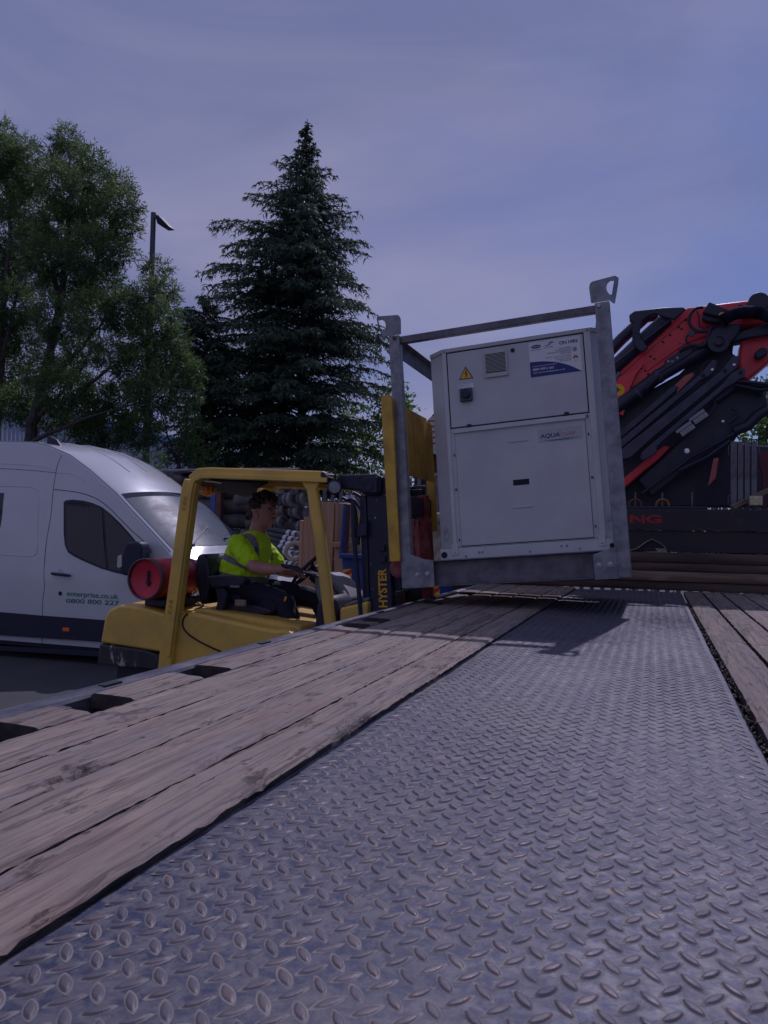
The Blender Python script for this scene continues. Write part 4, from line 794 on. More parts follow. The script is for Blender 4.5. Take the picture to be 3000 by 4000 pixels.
b = MB(); b.cbox((x, AY-.0165, z-.006), (.05, .002, .018)); b.build('warning_label', mat('red_label', (.45, .05, .02), .5, c2=(.5, .4, .1), sc=60, amt=.9), fk, world=True)
ft('belt', [(x-.02, AY+.02, z+.02), (-2.86, 4.75, 1.26), (-2.90, 4.85, 1.20)], 0, M['plastic'], sq=(.045, .004))
ft('cable', [(-3.10, 4.72, 1.20), (-3.06, 4.70, 1.17), (-3.02, 4.70, 1.20), (-2.98, 4.70, 1.16), (-3.04, 4.69, 1.13)], .007, M['plastic'], 6, smooth=True)
# steering column, wheel, levers, dashboard
wc = Vector((-2.292, 4.97, 1.432)); wn = Vector((-.72, -.10, .70)).normalized()
b = MB(); b.torus(wc, .152, .0135, wn, 36, 8)
q = wn.to_track_quat('Z', 'Y')
for a in (.6, 2.7, 4.7): b.tube([wc+q @ Vector((math.cos(a)*.15, math.sin(a)*.15, 0)), wc+q @ Vector((math.cos(a)*.04, math.sin(a)*.04, -.02))], .011, 6)
b.lathe([(.001, .004), (.04, 0), (.045, -.02), (.03, -.06), (.001, -.06)], wc, wn, 18); b.build('steering_wheel', M['plastic'], fk, world=True)
ft('steering_column', [wc-wn*.05, wc-wn*.22, (-2.10, 4.97, 1.06), (-2.02, 4.97, .85)], .052, M['plastic'], 14)
b = MB(); b.prism([XZ(z6(*p), 4.9) for p in ((1190, 905), (1320, 960), (1450, 1090), (1510, 1165), (1480, 1190), (1350, 1230), (1240, 1240), (1180, 1050))], 4.80, 5.18); b.build('dash_cover', M['grey_plastic'], fk, world=True, bevel=.03, seg=3)
for k, (dz, dy) in enumerate(((0, 0), (-.002, .06), (-.004, .12))):
    y = 4.66+dy; P_ = [(*(lambda q: (q[0], y, q[1]+dz))(XZ(z6(*p), y)),) for p in ((905+35*k, 868), (1000, 905-10*k), (1120, 935-12*k), (1210, 975-12*k), (1275, 1020-10*k), (1330, 1075), (1345, 1130), (1345, 1170))]
    ft('control_lever', P_, .0085, M['plastic'], 8, smooth=True)
    kx, kz = XZ(z6(862+55*k, 858+8*k), y); b = MB(); b.ell((kx, y, kz), (.034, .014, .014), Matrix.Translation((kx, y, kz)) @ Matrix.Rotation(.35, 4, 'Y') @ Matrix.Translation((-kx, -y, -kz))); b.build('lever_knob', M['plastic'], fk, world=True)
b = MB()
x, z = XZ(z6(1390, 1180), 4.7)
for k in range(6): b.cbox((x-.03+.012*k, 4.72, z-.004*k), (.006, .12, .05), rot=(0, .3, 0))
b.build('rubber_gaiter', M['rubber'], fk, world=True, smooth=False)
fb('floor_tread', [((-2.35, YN+.06, .55), (-1.95, YF-.06, .60))], M['rubber'], .01)
b = MB(); b.prism([XZ(z3(*p), YN+.05) for p in ((85, 1890), (130, 1850), (200, 1830), (250, 1850), (275, 1950), (270, 2160), (60, 2160))], YN+.03, 4.75); b.build('step_cover', M['plastic'], fk, world=True, bevel=.03)
# front cowl
b = MB(); b.prism([XZ(z7(*p), YN) for p in ((900, 1820), (900, 1755), (1000, 1720), (1100, 1700), (1170, 1680), (1262, 1655), (1266, 2000), (900, 2100))], YN+.02, YN+.24); b.build('front_cowl', M['yellow'], fk, world=True, bevel=.015)
b = MB(); b.prism([XZ(z7(*p), YN) for p in ((930, 1735), (960, 1700), (1060, 1660), (1150, 1630), (1262, 1612), (1262, 1652), (1170, 1675), (1000, 1715))], YN+.04, YF-.1); b.build('cowl_tread', M['grey_plastic'], fk, world=True, bevel=.012)
b = MB(); b.prism([(-1.98, .35), (-1.98, .98), (-1.84, 1.08), (-1.72, 1.08), (-1.72, .35)], YF-.26, YF-.04); b.build('front_cowl', M['yellow'], fk, world=True, bevel=.02)
fb('front_frame', [((-2.1, YN+.05, .25), (-1.74, YF-.05, .9))], M['black'], .02)
for y in (YN-.02, YF-.16):
    b = MB(); b.lathe([(.20, 0), (.30, .01), (.32, .04), (.32, .14), (.30, .17), (.20, .18)], (-1.95, y, .32), (0, 1, 0), 28); w = b.build('wheel', M['rubber'], fk, world=True)
    b = MB(); b.lathe([(.001, .02), (.19, .02), (.198, .0), (.198, .17), (.001, .17)], (-1.95, y, .32), (0, 1, 0), 20); b.build('rim', M['yellow'], w, world=True)
for y in (YN+.10, YF-.26):
    b = MB(); b.lathe([(.13, 0), (.21, .01), (.23, .03), (.23, .12), (.21, .15), (.13, .16)], (-3.25, y, .23), (0, 1, 0), 28); b.build('wheel', M['rubber'], fk, world=True)
# mast (tilted back) ------------------------------------------------
TB = math.radians(3.0)
MT = Matrix.Translation((-1.63, 0, 0)) @ Matrix.Rotation(-TB, 4, 'Y')     # local z up the mast, local x forward
def mb(name, boxes, mt, bevel=.004, par=None):
    b = MB(); [b.box(*q, M=MT) for q in boxes]; return b.build(name, mt, par or fk, world=True, bevel=bevel)
MYN, MYF = 4.50, 5.36
def mpt(p, y):                                   # photograph -> mast x, z on the plane y
    w = W(p, 'y', y); q = MT.inverted() @ w; return (q.x, q.z)
x0 = mpt(z3(522, 1300), MYN)[0]; x1 = mpt(z3(712, 1300), MYN)[0]
for y, s in ((MYN, 1), (MYF, -1)):
    ya, yb = sorted((y, y+.05*s)); mb('outer_mast_rail', [((x0, ya, .12), (x1, yb, 2.035))], M['black'], .006)
    ya, yb = sorted((y+.055*s, y+.11*s)); mb('inner_mast_rail', [((x0+.03, ya, .16), (x1-.01, yb, 2.005))], M['crane_dark'], .005)
    ya, yb = sorted((y-.02*s, y+.03*s)); mb('rear_channel', [((x0-.045, ya+.015, .12), (x0-.002, yb, 1.93))], M['crane_dark'], .006)
mb('mast_crosshead', [((x0, MYN+.051, 1.93), (x0+.06, MYF-.051, 2.03)), ((x0, MYN+.051, .9), (x0+.04, MYF-.051, 1.02)), ((x0, MYN+.051, .2), (x0+.06, MYF-.051, .32))], M['black'], .006)
b = MB(); P_ = [mpt(z3(*p), MYN-.03) for p in ((262, 800), (300, 785), (600, 775), (640, 800), (640, 930), (610, 965), (490, 960), (460, 925), (280, 905), (245, 850))]
b.prism(P_, MYN-.04, MYN-.002, M=MT); b.build('mast_head_cover', M['plastic'], fk, world=True, bevel=.012)
b = MB(); P_ = [mpt(z3(*p), MYN-.04) for p in ((490, 810), (612, 800), (612, 945), (490, 940))]; b.prism(P_, MYN-.055, MYN-.0405, M=MT); b.build('cover_plate', M['plastic'], fk, world=True, bevel=.006)
for p, r_ in (((527, 880), .032), ((458, 835), .024)):
    x, z = mpt(z3(*p), MYN-.055); c_ = MT @ Vector((x, MYN-.0555 if r_ > .03 else MYN-.0405, z)); b = MB(); b.lathe([(r_, 0), (r_*.95, .004), (r_*.8, .004), (r_*.78, .001), (.001, .001)], c_, (0, -1, 0), 20); b.build('cover_boss', M['plastic'], fk, world=True)
x, z = XZ(z3(235, 893), YN-.03); b = MB(); b.lathe([(.030, -.04), (.045, -.02), (.047, .01), (.040, .016)], (x-.005, YN-.02, z), (.45, -.9, 0), 24); b.lathe([(.001, .0), (.045, .0)], (x-.005, YN-.02, z), (.45, -.9, 0), 24); l_ = b.build('front_light', M['plastic'], fk, world=True)
b = MB(); b.lathe([(.039, .008), (.036, .018), (.001, .021)], (x-.005, YN-.02, z), (.45, -.9, 0), 24); b.build('light_lens', M['galv'], l_, world=True)
ft('light_stalk', [(x-.005, YN-.01, z+.03), (x-.005, YN-.01, z+.085)], .008, M['plastic'], 8); fb('light_stalk', [((x-.05, YN-.03, z+.070), (x+.05, YN+.01, z+.076))], M['plastic'], .001)
# tilt cylinder, hoses
for y in (4.44, 5.42):
    ft('tilt_cylinder', [(*(lambda q: (q[0], y, q[1]))(XZ(z3(395, 1000), y)),), (*(lambda q: (q[0], y, q[1]))(XZ(z3(400, 1300), y)),), (*(lambda q: (q[0], y, q[1]))(XZ(z3(430, 1620), y)),), (*(lambda q: (q[0], y, q[1]))(XZ(z3(470, 2060), y)),)], .014, M['plastic'], 10)
for k, pth in enumerate((((330, 1010), (395, 1000), (440, 1050), (470, 1110), (455, 1250), (440, 1380)), ((300, 985), (340, 1000), (400, 1040), (425, 1160), (430, 1300), (445, 1390)), ((400, 940), (455, 970), (490, 1000)))):
    y = 4.62+.04*k; ft('mast_hose', [(*(lambda q: (q[0], y, q[1]))(XZ(z3(*p), y)),) for p in pth], .011, M['plastic'], 8, smooth=True)
b = MB(); b.prism([XZ(z3(*p), 4.47) for p in ((415, 1250), (460, 1215), (500, 1205), (515, 1170), (522, 1180), (522, 1310), (470, 1320), (420, 1325))], 4.45, 4.49); b.build('cylinder_bracket', M['black'], fk, world=True, bevel=.006)
b = MB(); b.prism([XZ(z3(*p), 5.3) for p in ((440, 1130), (465, 1140), (470, 1250), (505, 1400), (500, 1500), (470, 1400))], 5.28, 5.31); b.build('far_bracket', M['yellow'], fk, world=True, bevel=.003)
for p in ((655, 1418), (660, 1515)):
    x, z = mpt(z3(*p), MYN); b = MB(); b.box((x-.017, MYN-.018, z-.019), (x+.017, MYN-.0005, z+.019), M=MT); bb = b.build('rail_block', M['black'], fk, world=True, bevel=.003)
for p, r_ in (((588, 1157), .0065), ((601, 1004), .004), ((524, 791), .004), ((551, 1556), .004), ((566, 1773), .004), ((674, 1462), .003), ((700, 1629), .003), ((678, 962), .005)):
    x, z = mpt(z3(*p), MYN); b = MB(); b.lathe([(r_, 0), (r_*.8, .002), (.001, .003)], MT @ Vector((x, MYN-.0003, z)), (0, -1, 0), 10); b.build('rivet', M['bolt'], fk, world=True)
# vertical lettering on the rail, reading upwards
a = mpt(z3(675, 1558), MYN); c = mpt(z3(660, 1945), MYN); hgt = .0455
LM = MT @ Matrix.Translation((a[0]+.004, MYN-.0012, a[1]-.268)) @ Euler((PI/2, 0, 0)).to_matrix().to_4x4() @ Matrix.Rotation(PI/2, 4, 'Z')
text_part('lettering', 'HYSTER', .076, M['sign_yellow'], fk, rel(fk, LM), wide=.90, bold=.0022)
# load backrest and carriage ------------------------------------------
bxa = W(z3(690, 900), 'y', 4.40); TBR = Matrix.Translation((bxa.x, 0, bxa.z)) @ Matrix.Rotation(-math.radians(4.3), 4, 'Y')
def br(p, y): w = W(p, 'y', y); q = TBR.inverted() @ w; return (q.x, q.z)
zt0 = br(z3(690, 92), 4.40)[1]; zb0 = br(z3(780, 1533), 4.40)[1]; xa = br(z3(655, 500), 4.40)[0]; xb = br(z3(748, 500), 4.40)[0]
BM = M['yellow_worn']
b = MB(); b.prism([(xa, zb0), (xb, zb0), (xb, zt0-.01), (xb-.012, zt0), (xa+.012, zt0), (xa, zt0-.015)], 4.40, 4.415, M=TBR); b.build('backrest_side', BM, fk, world=True, bevel=.004)
zt1 = zt0-.03; zbm = W(z3(1060, 880), 'x', bxa.x).z-bxa.z+.02
b = MB()
ps = 4.416; pe = 5.30; n_ = 9
for k in range(n_):
    y0, y1_ = ps+(pe-ps)*k/n_+.003, ps+(pe-ps)*(k+1)/n_-.003; ztk = zt1-(.02 if k == n_-1 else 0)
    b.box((xb-.016, y0, zbm-.0), (xb-.008, y1_, ztk), M=TBR)
b.box((xb-.026, ps, zbm+.02), (xb-.0165, pe, zbm+.07), M=TBR); b.box((xb-.026, ps, zt1-.10), (xb-.0165, pe, zt1-.05), M=TBR)
b.build('backrest_panel', BM, fk, world=True, bevel=.003)
b = MB(); b.box((xa+.01, pe-.012, zbm-.35), (xb, pe+.003, zt1-.03), M=TBR); b.build('backrest_side', BM, fk, world=True, bevel=.004)
b = MB()                                      # graffiti-like scuffs on the panel
r = random.Random(9)
for k in range(12): b.cbox(TBR @ Vector((xb-.0073, 4.98+r.uniform(-.03, .03), .03-.02*k)), (.0008, r.uniform(.01, .035), r.uniform(.004, .012)), rot=(r.uniform(-.6, .6), 0, 0))
b.build('scuff', M['black'], fk, world=True, smooth=False)
mb('carriage_bar', [((x1+.015, 4.55, 1.80), (x1+.05, 5.30, 1.93))], M['black'], .005); mb('carriage_bar', [((x1+.015, 4.55, 1.33), (x1+.05, 5.30, 1.42))], M['black'], .005)
rx0, rx1 = W(z3(995, 1100), 'y', 5.12).x, W(z3(1065, 1100), 'y', 5.12).x
b = MB(); b.box((-.035, 5.10, -.52), (.035, 5.18, .44), M=Matrix.Translation(((rx0+rx1)/2, 0, 1.52)) @ Matrix.Rotation(-math.radians(4.3), 4, 'Y')); b.build('carriage_post', M['rust_red'], fk, world=True, bevel=.006)
b = MB(); b.box((-.11, 5.13, .33), (-.036, 5.16, .40), M=Matrix.Translation(((rx0+rx1)/2, 0, 1.52)) @ Matrix.Rotation(-math.radians(4.3), 4, 'Y')); b.build('carriage_lug', M['rust_red'], fk, world=True, bevel=.006)
for y in (4.72, 5.05):
    b = MB(); T = Matrix.Translation((-1.44, y, 1.36)) @ Matrix.Rotation(-math.radians(4.9), 4, 'Y')
    b.prism([(0, .42), (.04, .42), (.04, .045), (1.0, .012), (1.0, .0), (0, 0)], -.05, .05, M=T); b.build('fork', M['rust_red'], fk, world=True, bevel=.006)
b = MB(); b.lathe([(.05, 0), (.06, .01), (.06, .03), (.04, .035), (.001, .035)], W(z3(805, 1590), 'y', 4.5), (0, -1, 0), 18); b.build('carriage_roller', M['rust_red'], fk, world=True)
# ================================================================== GAS CYLINDER
gx, gz = -3.268, 1.350; gr = .139
gc = thing('gas_cylinder', 'red gas cylinder lying across the back of the forklift, black arrow on its end', 'gas cylinder', (gx, 4.75, gz-gr))
b = MB(); prof = [(.001, .075), (.06, .072), (.10, .06), (.128, .035), (.136, .0+.0), ]
b.lathe([(.001, .030), (.055, .027), (.095, .016), (.118, .006), (gr-.006, .002), (gr, .04), (gr, .10), (gr, .46), (.130, .53), (.105, .58), (.065, .612), (.03, .62), (.001, .62)], (gx, 4.44, gz), (0.02, 1, -.012), 36); b.build('tank', M['red'], gc, world=True, ang=50)
b = MB(); b.lathe([(gr-.010, -.02), (gr-.003, -.026), (gr+.004, -.02), (gr+.002, .03), (gr-.006, .05), (gr-.012, .02)], (gx, 4.44, gz), (0.02, 1, -.012), 36, False); b.build('foot_ring', mat('rusty_red_ring', (.20, .04, .055), .6, c2=(.12, .06, .05), sc=14, amt=.9), gc, world=True)
for a in (.2, 1.9, 3.3, 4.6):
    b = MB(); b.cbox((gx+math.cos(a)*(gr-.009), 4.45, gz+math.sin(a)*(gr-.009)), (.004, .03, .05), rot=(0, -a, 0)); b.build('ring_slot', M['galv'], gc, world=True)
b = MB(); b.torus((gx+.02, 5.12, gz-.01), .085, .014, (0, 1, 0), 26, 6, .5, 5.4); b.torus((gx+.02, 5.06, gz-.01), .085, .008, (0, 1, 0), 26, 6, .5, 5.4); b.build('valve_collar', M['black'], gc, world=True)
b = MB(); b.cyl((gx+.01, 5.05, gz-.005), (gx+.01, 5.15, gz-.01), .022, 12); b.build('valve', M['coupling'], gc, world=True)
b = MB(); ay = 4.466; b.prism([(gx-.009, gz+.055), (gx+.007, gz+.055), (gx+.006, gz-.020), (gx+.022, gz-.018), (gx+.001, gz-.052), (gx-.020, gz-.02), (gx-.008, gz-.022)], ay-.012, ay); b.build('arrow_mark', M['black'], gc, world=True)
fb('cylinder_strap', [((gx+.01, 4.86, gz-gr-.02), (gx+.10, 4.90, gz-gr+.0))], M['chrome'], .003)
b = MB(); b.torus((gx, 4.86, gz-.004), gr+.006, .006, (0.02, 1, 0), 36, 6); b.build('strap_band', M['chrome'], fk, world=True)
fb('cylinder_cradle', [((gx-.07, 4.52, 1.155), (gx+.10, 5.0, gz-gr-.003))], M['black'], .008)
ft('gas_hose', [(gx+.02, 5.14, gz-.01), (gx+.10, 5.16, gz-.0), (gx+.16, 5.14, gz-.06), (gx+.20, 5.1, gz-.15), (gx+.24, 5.1, gz-.20)], .011, M['chrome'], 8, smooth=True)
ft('tail_latch', [(-3.42, 4.70, 1.165), (-3.44, 4.70, 1.19), (-3.40, 4.72, 1.19)], .012, M['black'], 8); ft('tail_latch', [(-3.40, 4.72, 1.188), (-3.32, 4.76, 1.175)], .005, M['chrome'], 6)
#PART5
# ================================================================== VAN
VY, VW = 7.90, 2.05
van = thing('parked_van', 'white high roof van parked behind the forklift, green lettering on its door', 'van', (-8, VY+VW/2, 0))
def tum(z): return .0 if z < 1.15 else .155*((z-1.15)/1.7)**1.35
ze_t = [(-12.5, 2.80), (-9.2, 2.85), (-8.2, 2.835), (-7.80, 2.815), (-7.50, 2.755), (-7.15, 2.625), (-6.80, 2.42), (-6.37, 2.125), (-6.10, 1.90), (-5.80, 1.655), (-5.467, 1.375), (-5.30, 1.27), (-5.0, 1.19), (-4.7, 1.08), (-4.52, .93), (-4.44, .72), (-4.42, .40), (-4.45, .22)]
def itp(t, x):
    if x <= t[0][0]: return t[0][1]
    for (a, p), (c, q) in zip(t, t[1:]):
        if x <= c: return p+(q-p)*(x-a)/(c-a)
    return t[-1][1]
def ze(x): return itp(ze_t, x)
def zc(x):
    if x > -5.3: return ze(x)+.05*max(0, min(1, (-4.42-x)/.6))
    return max(ze(x), ze(x-.22))+.045
def nose(x): return .0 if x < -5.0 else .16*((x+5.0)/.58)**2
def vs(x, s):                                    # roof / screen surface, s across the van
    e, c = ze(x), zc(x); t = tum(e)+nose(x); return Vector((x, VY+t+s*(VW-2*t), e+(c-e)*(math.sin(PI*min(max(s, 0), 1))**.75)))
def ring_v(x):
    e = ze(x); n = nose(x); zb_ = .30 if x > -4.5 else .20; pts = []
    lev = [zb_, min(.42, e*.8), min(.8, e-.08), min(1.15, e-.06)]+[max(min(1.15, e-.06), 1.15+(e-1.15)*k/4) if e > 1.3 else e-.05+.012*k for k in (1, 2, 3)]+[e-.005]
    side = [(VY+tum(z)+n+(.03 if i == 0 else 0), z) for i, z in enumerate(lev)]
    pts = [Vector((x, y, z)) for y, z in side]+[vs(x, s) for s in (.015, .03, .05, .08, .12, .17, .23, .3, .4, .5, .6, .7, .77, .83, .88, .92, .95, .97, .985)]+[Vector((x, 2*VY+VW-y, z)) for y, z in side[::-1]]
    return pts
xs = [-12.5, -11, -9.2, -8.6, -8.2, -8.0, -7.8, -7.65, -7.5, -7.3, -7.15, -6.97, -6.8, -6.6, -6.37, -6.28, -6.2, -6.1, -6.0, -5.9, -5.8, -5.7, -5.6, -5.53, -5.467, -5.38, -5.3, -5.15, -5.0, -4.85, -4.7, -4.6, -4.52, -4.46, -4.43]
b = MB(); b.loft([ring_v(x) for x in xs]); body = b.build('body', M['vanwhite'], van, world=True, ang=45)
def S1(*p, off=.004):
    w = W(z1(*p), 'y', VY)
    for _ in range(3): w = W(z1(*p), 'y', VY+tum(w.z)-off)
    return w
def side_patch(name, pts, mt, off=.004, th=.003, par=None, bevel=0):
    q = [S1(*p, off=off) for p in pts]; n = len(q); b = MB(); fr = q; bk = [v+Vector((0, th, 0)) for v in q]; b.add(fr+bk, [tuple(range(n))]+[tuple(range(n, 2*n))[::-1]]+[(i, (i+1) % n, (i+1) % n+n, i+n) for i in range(n)])
    return b.build(name, mt, par or van, world=True, bevel=bevel, smooth=False)
def seam(name, pts, r=.004, mt=None, off=.0005, sm=True):
    q = [S1(*p, off=off) for p in pts]; b = MB(); b.tube(smooth_path(q, 6) if sm else q, r, 5); return b.build(name, mt or M['dark'], van, world=True)
# side glass
win = [(412, 600), (425, 588), (470, 583), (540, 590), (600, 605), (660, 632), (720, 680), (780, 738), (840, 805), (900, 880), (950, 945), (985, 1000), (1010, 1050), (1030, 1090), (900, 1086), (830, 1075), (740, 1055), (650, 1028), (560, 990), (480, 952), (440, 925), (420, 880), (412, 800)]
side_patch('window_trim', win, M['plastic'], off=.006)
def inset(P, k=.955):
    cx = sum(p[0] for p in P)/len(P); cy = sum(p[1] for p in P)/len(P); return [(cx+(x-cx)*k, cy+(y-cy)*k) for x, y in P]
side_patch('door_glass', [(427, 612), (470, 596), (540, 602), (600, 617), (657, 642), (662, 700), (672, 860), (690, 1030), (640, 1012), (560, 975), (490, 940), (440, 910), (430, 870)], M['glass'], off=.010)
side_patch('door_glass', [(676, 652), (720, 692), (780, 750), (840, 817), (900, 892), (900, 1070), (830, 1062), (740, 1042), (703, 1032), (688, 860)], M['glass'], off=.010)
seam('door_seam', [(400, 295), (372, 360), (362, 410), (345, 520), (330, 680), (305, 830), (290, 960), (285, 1090), (289, 1140), (276, 1250), (275, 1335), (255, 1370), (270, 1410), (272, 1530)], .0035)
seam('door_seam', [(350, 518), (420, 525), (520, 540), (620, 575), (700, 630), (780, 710), (860, 790), (940, 860), (972, 900), (980, 930)], .0045)
seam('body_seam', [(0, 382), (120, 388), (250, 398), (362, 410)], .003)
seam('body_crease', [(0, 350), (120, 355), (250, 366), (340, 385), (362, 392)], .004, M['vanwhite'])
seam('body_crease', [(0, 495), (120, 498), (200, 503), (238, 520), (248, 570), (246, 700), (240, 900), (225, 940), (180, 948), (0, 938)], .005, M['vanwhite'])
seam('body_crease', [(365, 410), (450, 415), (520, 440), (555, 475)], .004, M['vanwhite'])
seam('sill_seam', [(0, 1460), (280, 1478), (640, 1503), (900, 1520)], .003)
side_patch('lower_cladding', [(0, 1312), (270, 1335), (640, 1362), (1000, 1386), (1000, 1528), (640, 1503), (270, 1480), (0, 1462), (-500, 1440), (-500, 1285)], M['plastic'], off=.012, th=.01)
side_patch('side_step', [(-500, 1508), (0, 1533), (640, 1565), (1100, 1590), (1100, 1620), (640, 1600), (0, 1562), (-500, 1540)], M['plastic'], off=.02, th=.05)
side_patch('rear_window', [(-400, 545), (24, 540), (10, 690), (0, 760), (-400, 760)], M['glass'], off=.006)
w = S1(395, 1068); b = MB(); a = S1(335, 1062, off=.03); c = S1(455, 1076, off=.03); b.tube([a, a+(c-a)*.15+Vector((0, -.012, 0)), a+(c-a)*.85+Vector((0, -.012, 0)), c], [.016, .019, .019, .014], 10); b.build('door_handle', M['plastic'], van, world=True)
b = MB(); c = S1(395, 1056, off=.0); b.lathe([(.045, .0), (.043, .004), (.036, .001), (.001, .0)], c, (0, -1, 0), 20); b.build('handle_recess', M['vanwhite'], van, world=True)
b = MB(); c = S1(391, 1191, off=.0); b.lathe([(.027, 0), (.026, .008), (.018, .012), (.012, .007), (.001, .007)], c, (0, -1, 0), 20); b.build('fuel_lock', M['plastic'], van, world=True)
def lettering(s_, p0, p1, hgt):
    a, c = S1(*p0, off=.003), S1(*p1, off=.003); ang = math.atan2(c.z-a.z, c.x-a.x)
    cu = bpy.data.curves.new('q', 'FONT'); cu.body = s_; cu.size = hgt; o = bpy.data.objects.new('q', cu); COL.objects.link(o); bpy.context.view_layer.update(); wd = o.dimensions.x; bpy.data.objects.remove(o)
    text_part('lettering', s_, hgt, M['green'], van, rel(van, Matrix.Translation(a) @ Matrix.Rotation(-ang, 4, 'Y') @ Euler((PI/2, 0, 0)).to_matrix().to_4x4()), wide=(c-a).length/wd, bold=.0009)
lettering('enterprise.co.uk', (430, 1206), (763, 1228), .092)
lettering('0800 800 227', (427, 1251), (768, 1268), .078)
c = S1(428, 1427, off=.016); b = MB(); b.cbox(c, (.105, .02, .05)); b.build('side_marker', M['orange'], van, world=True, bevel=.012)
# windscreen on the sloping front, black border then glass
def top_sheet(name, x0, x1, s0, s1, off, mt, n=14, m_=12, xb_=0):
    V = []; 
    for i in range(n+1):
        for j in range(m_+1):
            x = x0+(x1-x0)*i/n; s = s0+(s1-s0)*j/m_; x += .0+xb_*math.sin(PI*s); p = vs(x, s); d = .01
            nrm = (vs(x+d, s)-p).cross(vs(x, s+d*.5)-p).normalized(); nrm = nrm if nrm.z > 0 else -nrm; V.append(p+nrm*off)
    b = MB(); b.add(V, [(i*(m_+1)+j, i*(m_+1)+j+1, (i+1)*(m_+1)+j+1, (i+1)*(m_+1)+j) for i in range(n) for j in range(m_)]); return b.build(name, mt, van, world=True, ang=60)
top_sheet('windscreen', -6.345, -5.50, .035, .965, .005, M['screen'], xb_=.16)
top_sheet('windscreen_shade', -6.34, -6.27, .04, .96, .0065, M['glass'], n=4, xb_=.16)
for s_ in (.3, .5, .7):
    b = MB(); b.tube([vs(x, s_)+Vector((0, 0, .002)) for x in (-8.6, -8.0, -7.6, -7.3, -7.0, -6.8, -6.6)], .006, 6); b.build('roof_rib', M['vanwhite'], van, world=True)
b = MB(); b.tube([vs(x, .012)+Vector((0, -.002, .002)) for x in (-9.5, -8.2, -7.8, -7.5, -7.15, -6.8, -6.37, -6.1, -5.8, -5.5)], .005, 6); b.build('gutter', M['grey_print'], van, world=True)
for s_ in (.18, .55):
    b = MB(); p = vs(-5.42, s_)+Vector((0, 0, .02)); q = vs(-5.60, s_+.30)+Vector((0, 0, .022)); b.tube([p, q], .009, 6); b.tube([p, p+Vector((.03, 0, .0))], .014, 8); b.build('wiper', M['plastic'], van, world=True)
c = vs(-7.62, .10); b = MB(); b.prism([(c.x-.06, c.z-.02), (c.x-.055, c.z+.10), (c.x, c.z+.09), (c.x+.10, c.z+.05), (c.x+.18, c.z-.05)], c.y-.022, c.y+.022); b.build('fin_aerial', M['plastic'], van, world=True, bevel=.008)
c = vs(-6.72, .86); b = MB(); b.tube([c, c+Vector((-.05, 0, .09)), c+Vector((-.30, 0, .42))], [.012, .007, .002], 6); b.build('rod_aerial', M['plastic'], van, world=True)
MY = VY-.24
b = MB(); b.prism([XZ(z1(*p), MY) for p in ((822, 862), (880, 852), (912, 862), (922, 900), (915, 1060), (880, 1085), (800, 1072), (778, 1048), (790, 960), (805, 900))], MY-.02, MY+.17); b.build('door_mirror', M['plastic'], van, world=True, bevel=.03, seg=3)
b = MB(); b.prism([XZ(z1(*p), MY) for p in ((795, 938), (770, 950), (764, 1020), (782, 1028), (798, 1018))], MY-.026, MY+.08); b.build('mirror_repeater', mat('clear_repeater', (.55, .52, .48), .2), van, world=True, bevel=.008)
b = MB(); b.tube([(XZ(z1(870, 1040), MY)[0], MY+.10, XZ(z1(870, 1040), MY)[1]), S1(930, 1040)], .03, 8); b.build('mirror_arm', M['plastic'], van, world=True)
b = MB(); b.box((-12.2, VY+.08, .14), (-4.6, VY+VW-.08, .30)); b.build('underbody', M['black'], van, world=True)
for x in (-5.35, -9.1):
    for y in (VY+.02, VY+VW-.25):
        b = MB(); b.lathe([(.18, 0), (.31, .0), (.34, .03), (.34, .19), (.31, .22), (.18, .22)], (x, y-.0, .34), (0, 1, 0), 28); w = b.build('wheel', M['rubber'], van, world=True)
        b = MB(); b.lathe([(.001, .01), (.2, .01), (.2, .2), (.001, .2)], (x, y, .34), (0, 1, 0), 20); b.build('rim', M['galv'], w, world=True)
b = MB(); b.cbox((-4.47, VY+.35, .78), (.10, .28, .20)); b.build('headlight', M['chrome'], van, world=True, bevel=.03)
# ================================================================== DRIVER
per = thing('person', 'young man in a yellow hi-vis polo shirt and black trousers driving the forklift', 'person', (-2.8, 4.96, 1.17))
def limb(b, pts, rs, n=12):
    pts = smooth_path(pts, 4); R = []
    k = (len(pts)-1)/(len(rs)-1)
    for i in range(len(pts)):
        t = i/k; a = min(int(t), len(rs)-2); R.append(rs[a]+(rs[a+1]-rs[a])*(t-a))
    b.tube(pts, R, n); b.ell(pts[0], (R[0],)*3, n=10, m=7); b.ell(pts[-1], (R[-1],)*3, n=10, m=7)
def remesh(o, v, sm=2):
    q = o.modifiers.new('remesh', 'REMESH'); q.mode = 'VOXEL'; q.voxel_size = v; q.use_smooth_shade = True
    if sm: s_ = o.modifiers.new('smooth', 'SMOOTH'); s_.factor = .6; s_.iterations = sm
PY = 4.97
b = MB()
